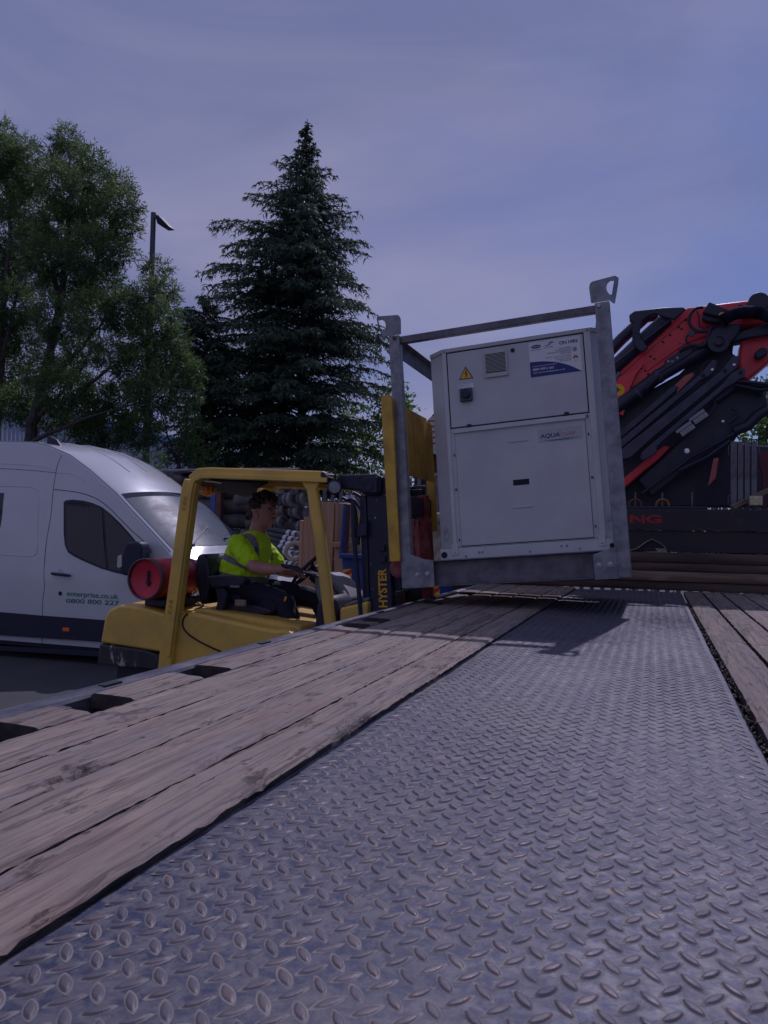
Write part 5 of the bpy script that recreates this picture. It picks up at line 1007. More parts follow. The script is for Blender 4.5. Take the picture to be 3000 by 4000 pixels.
# head: stacked sections, profile towards +x
HX, HZ = -2.668, 1.722                          # chin level
prof = [(-.012, .012, -.030, .020), (.0, .060, -.050, .040), (.012, .072, -.072, .052), (.028, .076, -.085, .060), (.045, .074, -.095, .064), (.062, .077, -.100, .067), (.080, .080, -.105, .070), (.100, .080, -.110, .073), (.118, .079, -.113, .075), (.135, .085, -.113, .077), (.155, .084, -.110, .077), (.175, .078, -.104, .073), (.195, .062, -.088, .062), (.210, .038, -.062, .042), (.218, .01, -.03, .015)]
tl = math.radians(4); rings = []
for z, xf, xb2, w in prof:
    R = []
    for k in range(20):
        a = 2*PI*k/20; c, s_ = math.cos(a), math.sin(a); cx_ = (xf+xb2)/2; rx = (xf-xb2)/2; x = cx_+rx*math.copysign(abs(c)**.85, c); y = w*math.copysign(abs(s_)**.9, s_)*(1-.25*max(0, c)**2)
        R.append(Vector((HX+x+z*math.sin(tl), PY+y, HZ+z)))
    rings.append(R)
b.loft(rings)
def hp_(x, y, z): return (HX+x+z*math.sin(tl), PY+y, HZ+z)
T_ = lambda x, y, z, a: Matrix.Translation(hp_(x, y, z)) @ Matrix.Rotation(a, 4, 'Y') @ Matrix.Translation(-Vector(hp_(x, y, z)))
b.tube([hp_(.080, 0, .122), hp_(.095, 0, .100), hp_(.108, 0, .080), hp_(.088, 0, .070)], [.008, .010, .013, .008], 8)   # nose
b.ell(hp_(.090, .012, .076), (.010, .008, .008)); b.ell(hp_(.090, -.012, .076), (.010, .008, .008))
b.ell(hp_(.078, 0, .055), (.012, .022, .006)); b.ell(hp_(.076, 0, .043), (.012, .020, .007))    # lips
b.ell(hp_(.064, 0, .012), (.020, .024, .018)); b.ell(hp_(.082, 0, .136), (.014, .055, .010))    # chin, brow
for s_ in (-1, 1):
    b.ell(hp_(-.018, s_*.076, .092), (.016, .007, .028), T_(-.018, s_*.076, .092, -.15)); b.ell(hp_(-.024, s_*.081, .104), (.013, .005, .014))
limb(b, [(-2.735, PY, 1.60), (-2.715, PY, 1.68), (-2.69, PY, 1.76)], [.075, .062, .058], 14)
b.ell((-2.78, PY, 1.56), (.11, .15, .10))
def hand(b, wrist, palm, out, down, side, curls, tip_drop):
    # palm from the wrist; out = finger direction, side = towards the thumb
    w, o, d, s_ = Vector(wrist), Vector(out).normalized(), Vector(down).normalized(), Vector(side).normalized()
    pc = w+o*.045; q = Matrix((o, s_, -d)).transposed().to_4x4(); q.translation = pc
    b.ell((0, 0, 0), (.052, .040, .015), q, 14, 9)
    for k in range(4):
        root = w+o*(.082-.004*abs(k-1.5))+s_*(.030-.020*k); ln = (.040, .045, .042, .033)[k]; c = curls[k]
        p1 = root+o*ln*math.cos(c*.5)+d*ln*math.sin(c*.5); p2 = p1+o*ln*.62*math.cos(c)+d*ln*.62*math.sin(c); p3 = p2+o*ln*.45*math.cos(c*1.45)+d*ln*.45*math.sin(c*1.45)
        b.tube([root-o*.015, root, p1, p2, p3], [.009, .0092, .0085, .0078, .006], 8); b.ell(p3, (.006,)*3, n=8, m=6)
    r0 = w+o*.020+s_*.030; b.tube([w+o*.01+s_*.015, r0, r0+o*.028+s_*.020+d*.006, r0+o*.052+s_*.020+d*.014], [.013, .012, .0095, .007], 8)
shN = Vector((-2.775, PY-.165, 1.590)); elN = W(z6(578, 866), 'y', 4.745); wrN = W(z6(838, 890), 'y', 4.775)
shF = Vector((-2.765, PY+.165, 1.590)); elF = Vector((-2.62, 5.19, 1.40)); wrF = Vector((-2.41, 5.10, 1.385))
limb(b, [shN, (shN+elN)/2+Vector((-.01, -.01, 0)), elN], [.038, .050, .046]); limb(b, [elN, elN+(wrN-elN)*.35+Vector((0, 0, -.004)), wrN], [.047, .047, .029])
limb(b, [shF, (shF+elF)/2, elF], [.038, .050, .044]); limb(b, [elF, elF+(wrF-elF)*.35, wrF], [.045, .045, .028])
hand(b, wrN, None, (.95, .18, .02), (.25, 0, -1), (0, 1, -.1), (.9, .85, .9, 1.0), 0)
hand(b, wrF, None, (.9, -.35, .15), (.2, 0, -1), (0, -1, -.1), (1.4, 1.4, 1.5, 1.5), 0)
sk = M['skin']
o = b.build('body', sk, per, world=True); remesh(o, .0042, 2)
# shirt
shirt = bpy.data.materials.new('hi_vis_shirt'); shirt.use_nodes = True; n = shirt.node_tree.nodes; l = shirt.node_tree.links; bs = n['Principled BSDF']; bs.inputs['Roughness'].default_value = .75
def mth(op, *a, clamp=False):
    q = n.new('ShaderNodeMath'); q.operation = op; q.use_clamp = clamp
    for i, v in enumerate(a):
        if isinstance(v, (int, float)): q.inputs[i].default_value = v
        else: l.new(v, q.inputs[i])
    return q.outputs[0]
tcn = n.new('ShaderNodeTexCoord'); sp_ = n.new('ShaderNodeSeparateXYZ'); l.new(tcn.outputs['Object'], sp_.inputs[0]); X_, Y_, Z_ = sp_.outputs
# local origin (-2.8, 4.96, 1.17); bands slope a little down to the front
zz_ = mth('ADD', Z_, mth('MULTIPLY', X_, .36))
def band(v, c, w): return mth('LESS_THAN', mth('ABSOLUTE', mth('SUBTRACT', v, c)), w)
low = band(mth('ADD', Z_, mth('MULTIPLY', X_, .12)), .185, .026); mid_ = band(zz_, .305, .024)
shd = mth('MULTIPLY', band(mth('ABSOLUTE', mth('SUBTRACT', Y_, .01)), .118, .022), mth('GREATER_THAN', Z_, .31))
m1 = mth('MAXIMUM', mth('MULTIPLY', mth('MAXIMUM', low, mid_), mth('LESS_THAN', mth('ABSOLUTE', mth('SUBTRACT', Y_, .01)), 1)), shd)
mxn = n.new('ShaderNodeMix'); mxn.data_type = 'RGBA'; l.new(m1, mxn.inputs[0]); mxn.inputs[6].default_value = (.60, 1.0, .01, 1); mxn.inputs[7].default_value = (.24, .22, .23, 1); l.new(mxn.outputs[2], bs.inputs['Base Color'])
nn = n.new('ShaderNodeTexNoise'); nn.inputs['Scale'].default_value = 14; nn.inputs['Detail'].default_value = 3; mpn = n.new('ShaderNodeMapping'); mpn.inputs['Scale'].default_value = (1.3, .5, .45); mpn.inputs['Rotation'].default_value = (0, .7, .3); l.new(tcn.outputs['Object'], mpn.inputs[0]); l.new(mpn.outputs[0], nn.inputs[0])
bn = n.new('ShaderNodeBump'); bn.inputs['Strength'].default_value = 1; bn.inputs['Distance'].default_value = .045; l.new(nn.outputs[0], bn.inputs['Height']); l.new(bn.outputs[0], bs.inputs['Normal'])
b = MB(); rings = []
for z, x0_, x1_, w in ((1.258, -2.95, -2.67, .148), (1.285, -2.955, -2.665, .150), (1.32, -2.975, -2.640, .165), (1.38, -2.985, -2.632, .172), (1.44, -2.975, -2.635, .174), (1.50, -2.95, -2.628, .180), (1.56, -2.925, -2.625, .185), (1.60, -2.90, -2.632, .170), (1.635, -2.87, -2.640, .142), (1.665, -2.84, -2.648, .105), (1.69, -2.80, -2.66, .072)):
    rings.append([Vector(((x0_+x1_)/2+(x1_-x0_)/2*math.copysign(abs(math.cos(2*PI*k/24))**.85, math.cos(2*PI*k/24)), PY+w*math.copysign(abs(math.sin(2*PI*k/24))**.8, math.sin(2*PI*k/24)), z)) for k in range(24)])
b.loft(rings)
def sleeve(sh, el, k):
    d = (el-sh); limb(b, [sh+Vector((-.01, .03*k, .0)), sh+d*.35, sh+d*.70], [.070, .068, .070], 14); b.ell(sh+Vector((0, .008*k, 0)), (.080, .078, .076))
sleeve(shN, elN, 1); sleeve(shF, elF, -1)
o = b.build('shirt', shirt, per, world=True); remesh(o, .007, 2); dt = bpy.data.textures.new('cloth_folds', 'CLOUDS'); dt.noise_scale = .075; dq = o.modifiers.new('folds', 'DISPLACE'); dq.texture = dt; dq.strength = .022; dq.mid_level = .5; dq.texture_coords = 'LOCAL'
b = MB()                                        # collar
for s_ in (-1, 1):
    b.loft([[Vector(p) for p in ((-2.80, PY+s_*.055, 1.70), (-2.80, PY+s_*.075, 1.66), (-2.81, PY+s_*.085, 1.655), (-2.81, PY+s_*.062, 1.705))], [Vector(p) for p in ((-2.72, PY+s_*.072, 1.685), (-2.70, PY+s_*.095, 1.63), (-2.71, PY+s_*.10, 1.625), (-2.725, PY+s_*.08, 1.69))], [Vector(p) for p in ((-2.655, PY+s_*.03, 1.645), (-2.645, PY+s_*.06, 1.60), (-2.655, PY+s_*.065, 1.598), (-2.665, PY+s_*.036, 1.65))]])
b.build('collar', mat('grey_collar', (.20, .21, .24), .8), per, world=True, bevel=.004)
x, z = XZ(z6(684, 706), 4.86); b = MB(); b.cyl((-2.672, 4.865, z), (-2.655, 4.835, z), .021, 20); b.build('shirt_logo', M['navy'], per, world=True)
b = MB()                                        # trousers
b.ell((-2.86, PY, 1.255), (.14, .175, .10)); limb(b, [(-2.87, PY-.09, 1.245), (-2.62, 4.865, 1.235), (-2.41, 4.83, 1.190)], [.098, .092, .074], 14); limb(b, [(-2.41, 4.83, 1.19), (-2.36, 4.83, 1.02), (-2.30, 4.84, .76), (-2.29, 4.84, .68)], [.078, .080, .070, .068], 14)
limb(b, [(-2.87, PY+.09, 1.245), (-2.55, 5.08, 1.245), (-2.27, 5.12, 1.205)], [.098, .088, .070], 14); limb(b, [(-2.27, 5.12, 1.205), (-2.19, 5.12, 1.0), (-2.12, 5.12, .76)], [.072, .072, .066], 14)
for s_ in (4.83,): b.ell((-2.50, s_-.085, 1.17), (.07, .012, .06))
o = b.build('trousers', M['trousers'], per, world=True); remesh(o, .009, 2); dt = bpy.data.textures.new('trouser_folds', 'CLOUDS'); dt.noise_scale = .07; dq = o.modifiers.new('folds', 'DISPLACE'); dq.texture = dt; dq.strength = .018; dq.mid_level = .5; dq.texture_coords = 'LOCAL'
b = MB(); b.lathe([(.001, .0), (.165, .0), (.168, .035), (.001, .035)], (-2.81, PY, 1.27), (0, 0, 1), 24); b.build('belt', mat('dark_red_belt', (.10, .02, .03), .7), per, world=True)
for y, x in ((4.84, -2.29), (5.12, -2.12)):
    b = MB(); b.ell((x+.06, y, .645), (.14, .05, .042)); b.ell((x-.01, y, .68), (.06, .048, .06)); o = b.build('boot', M['rubber'], per, world=True); remesh(o, .008, 1)
x, z = XZ(z6(862, 1160), 4.75); b = MB(); b.cbox((x, 4.752, z), (.012, .004, .034), rot=(0, .35, 0)); b.build('pocket_tab', M['sign_yellow'], per, world=True)
# hair: curly mass swept over a short back and sides
b = MB(); r = random.Random(4)
b.ell(hp_(-.020, 0, .152), (.092, .082, .082)); b.ell(hp_(-.070, 0, .095), (.052, .070, .062)); b.ell(hp_(-.088, 0, .066), (.024, .050, .030))
for k in range(230):
    a, e_ = r.uniform(-PI, PI), r.uniform(-.1, PI/2); rad = r.uniform(.96, 1.10); p = (-.010+.104*rad*math.cos(e_)*math.cos(a), .086*rad*math.cos(e_)*math.sin(a), .148+.095*rad*math.sin(e_))
    if p[0] > .045 and p[2] < .190: continue
    if p[0] > -.01 and p[2] < .160: continue
    s_ = r.uniform(.008, .018); q = Vector(hp_(*p)); b.ell((0, 0, 0), (s_*1.6, s_*.8, s_*.8), Matrix.Translation(q) @ Euler((r.random()*6, r.random()*6, r.random()*6)).to_matrix().to_4x4(), 7, 5)
for k in range(60): q = Vector(hp_(r.uniform(-.122, -.09), r.uniform(-.05, .05), r.uniform(.055, .13))); b.ell(q, (.012, .012, .016), n=7, m=5)
o = b.build('hair', M['hair'], per, world=True); remesh(o, .0045, 0)
stub = mat('stubble', (.10, .06, .05), .8)
b = MB(); b.ell(hp_(.083, 0, .0625), (.008, .024, .004)); b.build('moustache', stub, per, world=True)
b = MB(); b.ell(hp_(.077, 0, .008), (.010, .016, .014)); b.build('beard', stub, per, world=True)
for s_ in (-1, 1):
    b = MB(); b.ell(hp_(.066, s_*.034, .112), (.011, .010, .005)); b.build('eye', mat('eye_white', (.5, .45, .43), .3), per, world=True)
    b = MB(); b.ell(hp_(.076, s_*.036, .113), (.006, .005, .006)); b.build('iris', M['hair'], per, world=True)
    b = MB(); b.tube([hp_(.086, s_*.014, .131), hp_(.082, s_*.038, .136), hp_(.064, s_*.058, .130)], .0045, 6); b.build('eyebrow', M['hair'], per, world=True)
b = MB()                                        # safety glasses pushed up on the forehead
b.tube([hp_(-.02, -.080, .150), hp_(.05, -.078, .172), hp_(.088, -.058, .176), hp_(.102, 0, .176), hp_(.088, .058, .176), hp_(.05, .078, .172), hp_(-.02, .080, .150)], .0032, 6)
for s_ in (-1, 1): b.loft([[Vector(hp_(.098, s_*.008, .172)), Vector(hp_(.100, s_*.008, .172)), Vector(hp_(.099, s_*.010, .148)), Vector(hp_(.098, s_*.010, .148))], [Vector(hp_(.090, s_*.060, .173)), Vector(hp_(.092, s_*.060, .173)), Vector(hp_(.088, s_*.052, .150)), Vector(hp_(.086, s_*.052, .150))]])
b.build('safety_glasses', mat('smoky_glasses', (.10, .09, .10), .2), per, world=True)
b = MB(); b.torus(wrN-Vector((.03, 0, .002)), .033, .004, (1, .1, .05), 18, 6); b.build('bracelet', M['black'], per, world=True)
# ================================================================== STORAGE YARD BEHIND THE FORKLIFT
def D(x, y, v): return W(dp(x, y), 'y', v)
# rack of long dark hoses; every hose is a thing of its own
r = random.Random(21)
rk = thing('pipe_rack', 'blue and brown steel rack that carries the long dark hoses', 'rack', (-7.0, 11.3, 0))
for x, m_ in ((460, 'blue'), (472, 'brown'), (540, 'brown')):
    p = D(x, 1040, 10.9); b = MB(); b.box((p.x-.05, 10.9, 0), (p.x+.05, 11.0, 2.62)); b.build('upright', M[m_], rk, world=True, bevel=.004)
for z in (1.34, 2.50):
    b = MB(); b.box((D(462, 1040, 10.9).x, 10.92, z), (D(545, 1040, 10.9).x, 10.98, z+.08)); b.build('rack_beam', M['brown'], rk, world=True, bevel=.004)
def hose(a, c, rr, lab, grp, mt='hose', coup=True, sag=0, n=14):
    a, c = Vector(a), Vector(c); t = thing('hose_length', lab, 'hose', a, grp); b = MB(); d = c-a; k = 7
    b.tube([a+d*i/k+Vector((0, 0, -sag*math.sin(PI*i/k)+r.gauss(0, rr*.03))) for i in range(k+1)], rr, n); b.build('tube', M[mt], t, world=True)
    if coup:
        u = d.normalized()
        for f, k_, l_ in ((-.10, 1.10, .05), (.02, 1.2, .06)):
            b = MB(); p = c+u*rr*8*f; b.lathe([(rr*.9, 0), (rr*k_, .0), (rr*k_*1.03, l_*.5), (rr*k_, l_), (rr*.72, l_), (rr*.70, l_*.4), (.001, l_*.35)], p, u, n+4); b.build('coupling', M['coupling'] if r.random() < .8 else M['canvas'], t, world=True)
    return t
rows = [(2.60, .13), (2.35, .125), (2.10, .125), (1.85, .125), (1.60, .12), (1.34, .12), (1.10, .12), (.86, .12), (.62, .12), (.38, .12)]
hl = ['topmost', 'second', 'third', 'fourth', 'fifth', 'sixth', 'seventh', 'eighth', 'ninth', 'tenth']
for i, (z, rr) in enumerate(rows):
    xe = D(645 if i == 0 else 548+(i % 2)*6, 1040, 11.2).x; hose((-10.2, 11.25, z), (xe, 11.25, z), rr, 'long dark suction hose, %s from the top of the rack pile' % hl[i], 'long dark hoses in the rack', coup=False, n=18)
# stack of short hoses with couplings facing right
cid = 0; pos = ['far left', 'left', 'middle', 'right', 'far right']
cp_ = [((600, 1052), .085), ((622, 1048), .085), (((645, 1056)), .085), ((662, 1050), .08), ((603, 1075), .09), ((628, 1078), .095), ((655, 1077), .09), ((612, 1102), .088), ((640, 1105), .092), ((662, 1110), .085), ((606, 1128), .085), ((632, 1132), .09), ((655, 1138), .085)]
for i, ((x, y), rr) in enumerate(cp_):
    p = D(x, y, 10.1+r.uniform(-.1, .1)); L_ = .75+r.uniform(-.15, .1)
    hose((p.x-L_, p.y+.25, p.z+r.uniform(-.02, .02)), (p.x, p.y, p.z), rr, 'dark hose with grey coupling, %s row of pile beside the driver, %s' % (['top', 'second', 'third', 'bottom'][0 if i < 4 else 1 if i < 7 else 2 if i < 10 else 3], ['leftmost', 'second', 'third', 'fourth'][i if i < 4 else i-4 if i < 7 else i-7 if i < 10 else i-10]+' from left'), 'hoses with grey couplings', n=16)
# thin hoses with white couplings fanning down to the right
for i, (a, c) in enumerate((((560, 1140), (648, 1156)), ((560, 1150), (640, 1168)), ((560, 1158), (634, 1180)), ((562, 1168), (628, 1190)), ((565, 1178), (640, 1198)), ((600, 1190), (652, 1208)), ((580, 1210), (640, 1222)), ((600, 1222), (660, 1236)))):
    y = 9.5-.08*i; p, q = D(*a, y+.3), D(*c, y); t = hose(p, q, .042, 'thin dark hose with white end fittings, %s of the fan beside the driver' % hl[i], 'thin hoses fanned out beside the driver', coup=False, n=12)
    u = (q-p).normalized()
    for f, k_, m_ in ((-.24, 1.12, 'hosewhite'), (-.13, 1.12, 'hosewhite'), (0, 1.3, 'coupling')):
        b = MB(); s0 = q+u*f; b.lathe([(.02, 0), (.042*k_, 0), (.042*k_, .06), (.02, .065)], s0, u, 12); b.build('coupling', M[m_], t, world=True)
p = D(636, 1190, 9.0); b = MB(); b.torus(p, .11, .028, (.3, -.9, .3), 20, 8); b.build('slack', M['canvas']) if False else tag(b.build('hose_loop', M['canvas']), 'small beige hose loop hanging below the white couplings', 'hose')
# upright new boards
for i, (xl, xr, yt, yb, y, lab) in enumerate(((648, 655, 1125, 1330, 8.75, 'narrow upright board, leftmost, leaning beside the boards'), (656, 700, 1118, 1330, 8.7, 'wide reddish board standing at the left of the upright boards'), (668, 722, 1085, 1330, 8.6, 'tall new board with dark knots, front of the upright stack'))):
    a, c = D(xl, yt, y), D(xr, yt, y); lo = D(xl-10, yb, y)
    b = MB(); b.prism([(lo.x, .2), (lo.x+(c.x-a.x), .2), (c.x, a.z), (a.x, a.z+.01)], y, y+.05); tag(b.build('upright_board', M['board'], bevel=.003), lab, 'board', 'new boards standing on end')
for k in range(7):
    a = D(724+2.6*k, 1086, 8.62+.07*k); e = MB(); e.box((a.x, 8.62+.07*k, .9), (a.x+.028, 9.3, a.z)); tag(e.build('upright_board', M['board'], bevel=.002), '%s board from the left in the edge-on row of upright boards' % ['first', 'second', 'third', 'fourth', 'fifth', 'sixth', 'seventh'][k], 'board', 'boards standing edge-on')
a, c = D(722, 1172, 8.5), D(742, 1182, 8.5); b = MB(); b.box((a.x, 8.4, c.z), (c.x, 9.1, a.z)); tag(b.build('shelf_board', M['board'], bevel=.003), 'short board end sticking out of the upright boards', 'board')
b = MB(); q0, q1 = D(722, 1190, 8.55), D(742, 1190, 8.55); b.box((q0.x, 8.55, .2), (q1.x, 9.1, q0.z)); tag(b.build('board_stack', M['board'], bevel=.003), 'board stack standing under the short shelf board', 'board')
# blue skip with chevrons
def skip(name, lab, pts, y, ch, thick=.9):
    t = thing(name, lab, 'skip', (pts[0].x, y, 0)); b = MB(); b.prism([(p.x, p.z) for p in pts], y, y+thick); b.build('body', M['blue'], t, world=True, bevel=.01)
    if ch:
        (x0, y0), (x1, y1) = ch; A, B_ = D(x0, y0, y-.006), D(x1, y1, y-.006); w, h = B_.x-A.x, A.z-B_.z
        b = MB(); b.box((A.x, y-.007, B_.z), (B_.x, y-.001, A.z)); pn = b.build('chevron_panel', M['crimson'], t, world=True, smooth=False)
        nst = int(h/(w*.75))+2; b = MB()
        for k in range(nst):
            z0 = B_.z-w+k*w*.9
            poly = [(A.x, z0), (B_.x, z0+w*.55), (B_.x, z0+w*.55+w*.42), (A.x, z0+w*.42)]
            poly = [(x, min(max(z, B_.z), A.z)) for x, z in poly]
            if max(p[1] for p in poly)-min(p[1] for p in poly) > .02 and len({p[1] for p in poly}) > 2: b.prism(poly, y-.011, y-.0075)
        b.build('chevron_stripes', M['sign_yellow'], pn, world=True, smooth=False)
    return t
sk_ = skip('blue_skip', 'blue skip with red and yellow chevrons, seen between the boards and the mast', [D(738, 1205, 8), D(800, 1205, 8), D(800, 1420, 8), D(756, 1420, 8)], 8.0, ((741, 1228), (758, 1330)))
b = MB(); a, c = D(734, 1196, 7.95), D(800, 1208, 7.95); b.box((a.x, 7.93, c.z), (c.x, 8.0, a.z)); b.build('rim', M['blue'], sk_, world=True, bevel=.01)
b = MB(); q = [D(746, 1088, 8.2), D(749, 1088, 8.2), D(741, 1205, 8.2), D(736, 1205, 8.2)]; b.prism([(p.x, p.z) for p in q], 8.15, 8.2); b.build('side_arm', M['blue'], sk_, world=True)
skip('blue_skip', 'blue skip end with chevrons below the left corner of the lifting frame', [D(893, 1240, 7.6), D(951, 1240, 7.6), D(951, 1440, 7.6), D(893, 1440, 7.6)], 7.6, ((931, 1240), (949, 1330)), .5)
b = MB(); q = [D(749, 1092, 8.3), D(757, 1090, 8.3), D(752, 1205, 8.3), D(741, 1205, 8.3)]; b.prism([(p.x, p.z) for p in q], 8.25, 8.3); tag(b.build('leaning_plank', M['brown']), 'brown plank leaning in the blue skip', 'plank')
for i, x in enumerate((739, 751)):
    a, c = D(x, 1072, 9.6), D(x+10, 1118, 9.6); t = thing('white_drum', ['white plastic drum with a cap, left of two behind the boards', 'white plastic drum with a cap, right of two behind the boards'][i], 'drum', (a.x, 9.6, c.z)); b = MB(); cx = (a.x+c.x)/2; rr = (c.x-a.x)/2*.92
    b.lathe([(rr*.8, 0), (rr, .03), (rr, .26), (rr*.9, .30), (rr*.3, .31)], (cx, 9.7, a.z-.33), n=18); b.build('body', M['drum'], t, world=True); b = MB(); b.cyl((cx, 9.7, a.z-.03), (cx, 9.7, a.z+.02), .03, 10); b.build('cap', M['drum'], t, world=True)
for i, (x, y) in enumerate(((762, 1130), (768, 1190))):
    a = D(x, y-40, 9.0); c = D(x+16, y+40, 9.0); b = MB(); b.tube([a, (a+c)/2+Vector((.05, 0, 0)), c], [.07, .10, .08], 12); tag(b.build('rolled_sheet', M['canvas']), ['pale rolled sheet behind the mast hoses, upper one', 'pale rolled sheet behind the mast hoses, lower one'][i], 'sheet')
# beige lay-flat hoses heaped beyond the backrest
for i, (P_, rr) in enumerate((([(872, 1148), (900, 1140), (960, 1128), (1010, 1125)], .12), ([(870, 1172), (896, 1160), (930, 1150), (1000, 1140)], .11), ([(872, 1184), (896, 1180), (925, 1166), (960, 1140)], .10), ([(870, 1200), (900, 1196), (930, 1190), (955, 1160), (990, 1140)], .105), ([(880, 1214), (915, 1212), (945, 1195), (975, 1160)], .11), ([(875, 1226), (930, 1222), (960, 1205), (1000, 1170)], .11), ([(870, 1136), (910, 1127), (940, 1122), (1000, 1112)], .07))):
    q = smooth_path([D(x, y, 8.6-.05*i+(.1 if k % 2 else 0)) for k, (x, y) in enumerate(P_)], 6); b = MB(); b.tube(q, [rr*(1+.08*math.sin(k*1.7+i)) for k in range(len(q))], 14)
    tag(b.build('lay_flat_hose', M['canvas'], ang=60), 'beige lay-flat hose heaped beyond the backrest, %s from the top' % ['second', 'third', 'fourth', 'fifth', 'sixth', 'lowest', 'first'][i], 'hose', 'beige hoses heaped behind the forklift')
b = MB(); a = D(885, 1075, 9.4); b.box((a.x-.6, 9.4, .0), (a.x+1.8, 10.2, 1.62)); tag(b.build('pallet_box', M['brown'], bevel=.01), 'dark brown box standing behind the beige hoses', 'box')
# palisade fence
t = thing('palisade_fence', 'grey steel palisade fence running behind the stored hoses', 'fence', (-4, 12.6, 0))
x = -11.5; k = 0
while x < 4.2:
    b = MB(); b.prism([(x, .1), (x+.065, .1), (x+.065, 2.55), (x+.05, 2.75), (x+.033, 2.62), (x+.015, 2.75), (x, 2.55)], 12.60, 12.612); b.build('pale', M['galv_dark'], t, world=True) if k < 100 else None; x += .16; k += 1
for z in (.5, 2.2):
    b = MB(); b.box((-11.5, 12.613, z), (4.4, 12.66, z+.06)); b.build('rail', M['galv_dark'], t, world=True)
# house beyond the unit
h = thing('tiled_house', 'house with a brown tiled roof seen between the backrest and the chiller', 'house', (-8, 31, 0))
b = MB(); e0 = D(925, 925, 29); b.box((e0.x-.6, 29.2, 0), (e0.x+3.6, 38, 4.9)); b.build('wall', M['brick'], h, world=True, smooth=False)
rows_ = []; zr = 8.6; x0_, x1_ = e0.x-1.0, e0.x+4.0
b = MB()
for k in range(13):
    ya = 28.7+4.9*k/13; za = 4.95+3.65*k/13; b.add([(x0_+.10*k, ya, za+.06), (x1_, ya, za+.06), (x1_, ya+.42, za+.34), (x0_+.10*(k+1), ya+.42, za+.34), (x0_+.10*k, ya, za), (x1_, ya, za)], [(0, 1, 2, 3), (4, 5, 1, 0)])
b.add([(x0_, 28.7, 4.9), (x0_+1.3, 33.6, 8.6), (x0_, 38.4, 4.9)], [(0, 1, 2)]); b.add([(x0_+1.3, 33.6, 8.6), (x1_, 33.6, 8.6), (x1_, 38.4, 4.9), (x0_, 38.4, 4.9)], [(0, 1, 2, 3)])
b.build('roof', M['tile'], h, world=True, smooth=False)
b = MB(); b.box((x0_, 28.6, 4.80), (x1_, 28.75, 4.98)); b.build('gutter', M['white'], h, world=True)
for x in (e0.x+.2, e0.x+3): b = MB(); b.box((x, 29.12, 2.4), (x+1.4, 29.19, 4.1)); w = b.build('window', M['white'], h, world=True); b = MB(); b.box((x+.1, 29.08, 2.5), (x+1.3, 29.115, 4.0)); b.build('pane', M['glass'], w, world=True)
# warehouse at the far left, corrugated cladding
wh = thing('warehouse', 'long pale clad warehouse with blue trim behind the left trees', 'warehouse', (-40, 42, 0))
p0, p1 = D(0, 868, 34), D(395, 985, 56)
dv = (p1-p0); dv.z = 0; ln = dv.length; dv.normalize(); nv = Vector((dv.y, -dv.x, 0))
V = []; nn_ = int(ln/.18)
zt0_, zt1_ = p0.z, p1.z
b = MB(); b2 = []
for i in range(-60, nn_+40):
    o = p0+dv*(i*.18)+nv*(.05 if i % 2 else 0); zt = zt0_; V += [(o.x, o.y, 2.8), (o.x, o.y, zt)]; o2 = p0+dv*(i*.18+.07)+nv*(.05 if i % 2 else 0); V += [(o2.x, o2.y, 2.8), (o2.x, o2.y, zt)]
b.add(V, [(2*i, 2*i+2, 2*i+3, 2*i+1) for i in range(len(V)//2-1)]); b.build('cladding', M['corr'], wh, world=True, smooth=False)
a_, c_ = p0-dv*12, p0+dv*(ln+7)
def slab(z0, z1_, d0, d1, nm, mt): q = MB(); P = [a_+nv*d0, c_+nv*d0, c_+nv*d1, a_+nv*d1]; q.add([(p.x, p.y, z) for z in (z0, z1_) for p in P], [(0, 1, 2, 3), (7, 6, 5, 4), (0, 4, 5, 1), (1, 5, 6, 2), (2, 6, 7, 3), (3, 7, 4, 0)]); q.build(nm, mt, wh, world=True, smooth=False)
slab(zt0_, zt0_+.35, -.3, .25, 'eaves', M['bluetrim']); slab(2.5, 2.85, -.1, .2, 'blue_band', M['bluetrim']); slab(0, 2.5, -.05, .02, 'wall', M['brick']); slab(zt0_+.351, zt0_+.6, -18, -.1, 'roof', M['roofgrey'])
# lamp column
lx = D(331, 460, 20); lp_ = thing('lamp_post', 'tall grey lamp column with a flat lantern tilted to the right', 'lamp post', (lx.x, 20, 0))
b = MB(); b.tube([(lx.x-.05, 20, 0), (lx.x-.03, 20, 5), (lx.x-.01, 20, 8.5), (lx.x, 20, 8.55), (lx.x+.01, 20, lx.z)], [.12, .11, .105, .085, .080], 14); b.build('column', M['steelpole'], lp_, world=True)
q = [D(340, 467, 20), D(347, 468, 20), D(371, 493, 20), D(357, 494, 20), D(345, 486, 20)]; b = MB(); b.prism([(p.x, p.z) for p in q], 19.85, 20.2); b.build('lantern', M['black'], lp_, world=True, bevel=.03)
b = MB(); b.tube([D(333, 468, 20), D(345, 475, 20)], .035, 8); b.build('arm', M['steelpole'], lp_, world=True)
# clad building and fence behind the camera (mirrored in the van's glass)
rb = thing('rear_warehouse', 'grey corrugated building behind the camera, mirrored in the van windows', 'warehouse', (-14, -13, 0))
b = MB(); V = []
for i in range(0, 260):
    x = -34+i*.16; V += [(x, -13+(.04 if i % 2 else 0), 0), (x, -13+(.04 if i % 2 else 0), 6.5)]
b.add(V, [(2*i, 2*i+2, 2*i+3, 2*i+1) for i in range(len(V)//2-1)]); b.build('cladding', M['corr'], rb, world=True, smooth=False)
b = MB(); b.box((-34, -22, 6.45), (8, -12.9, 6.6)); b.build('roof', M['roofgrey'], rb, world=True, smooth=False)
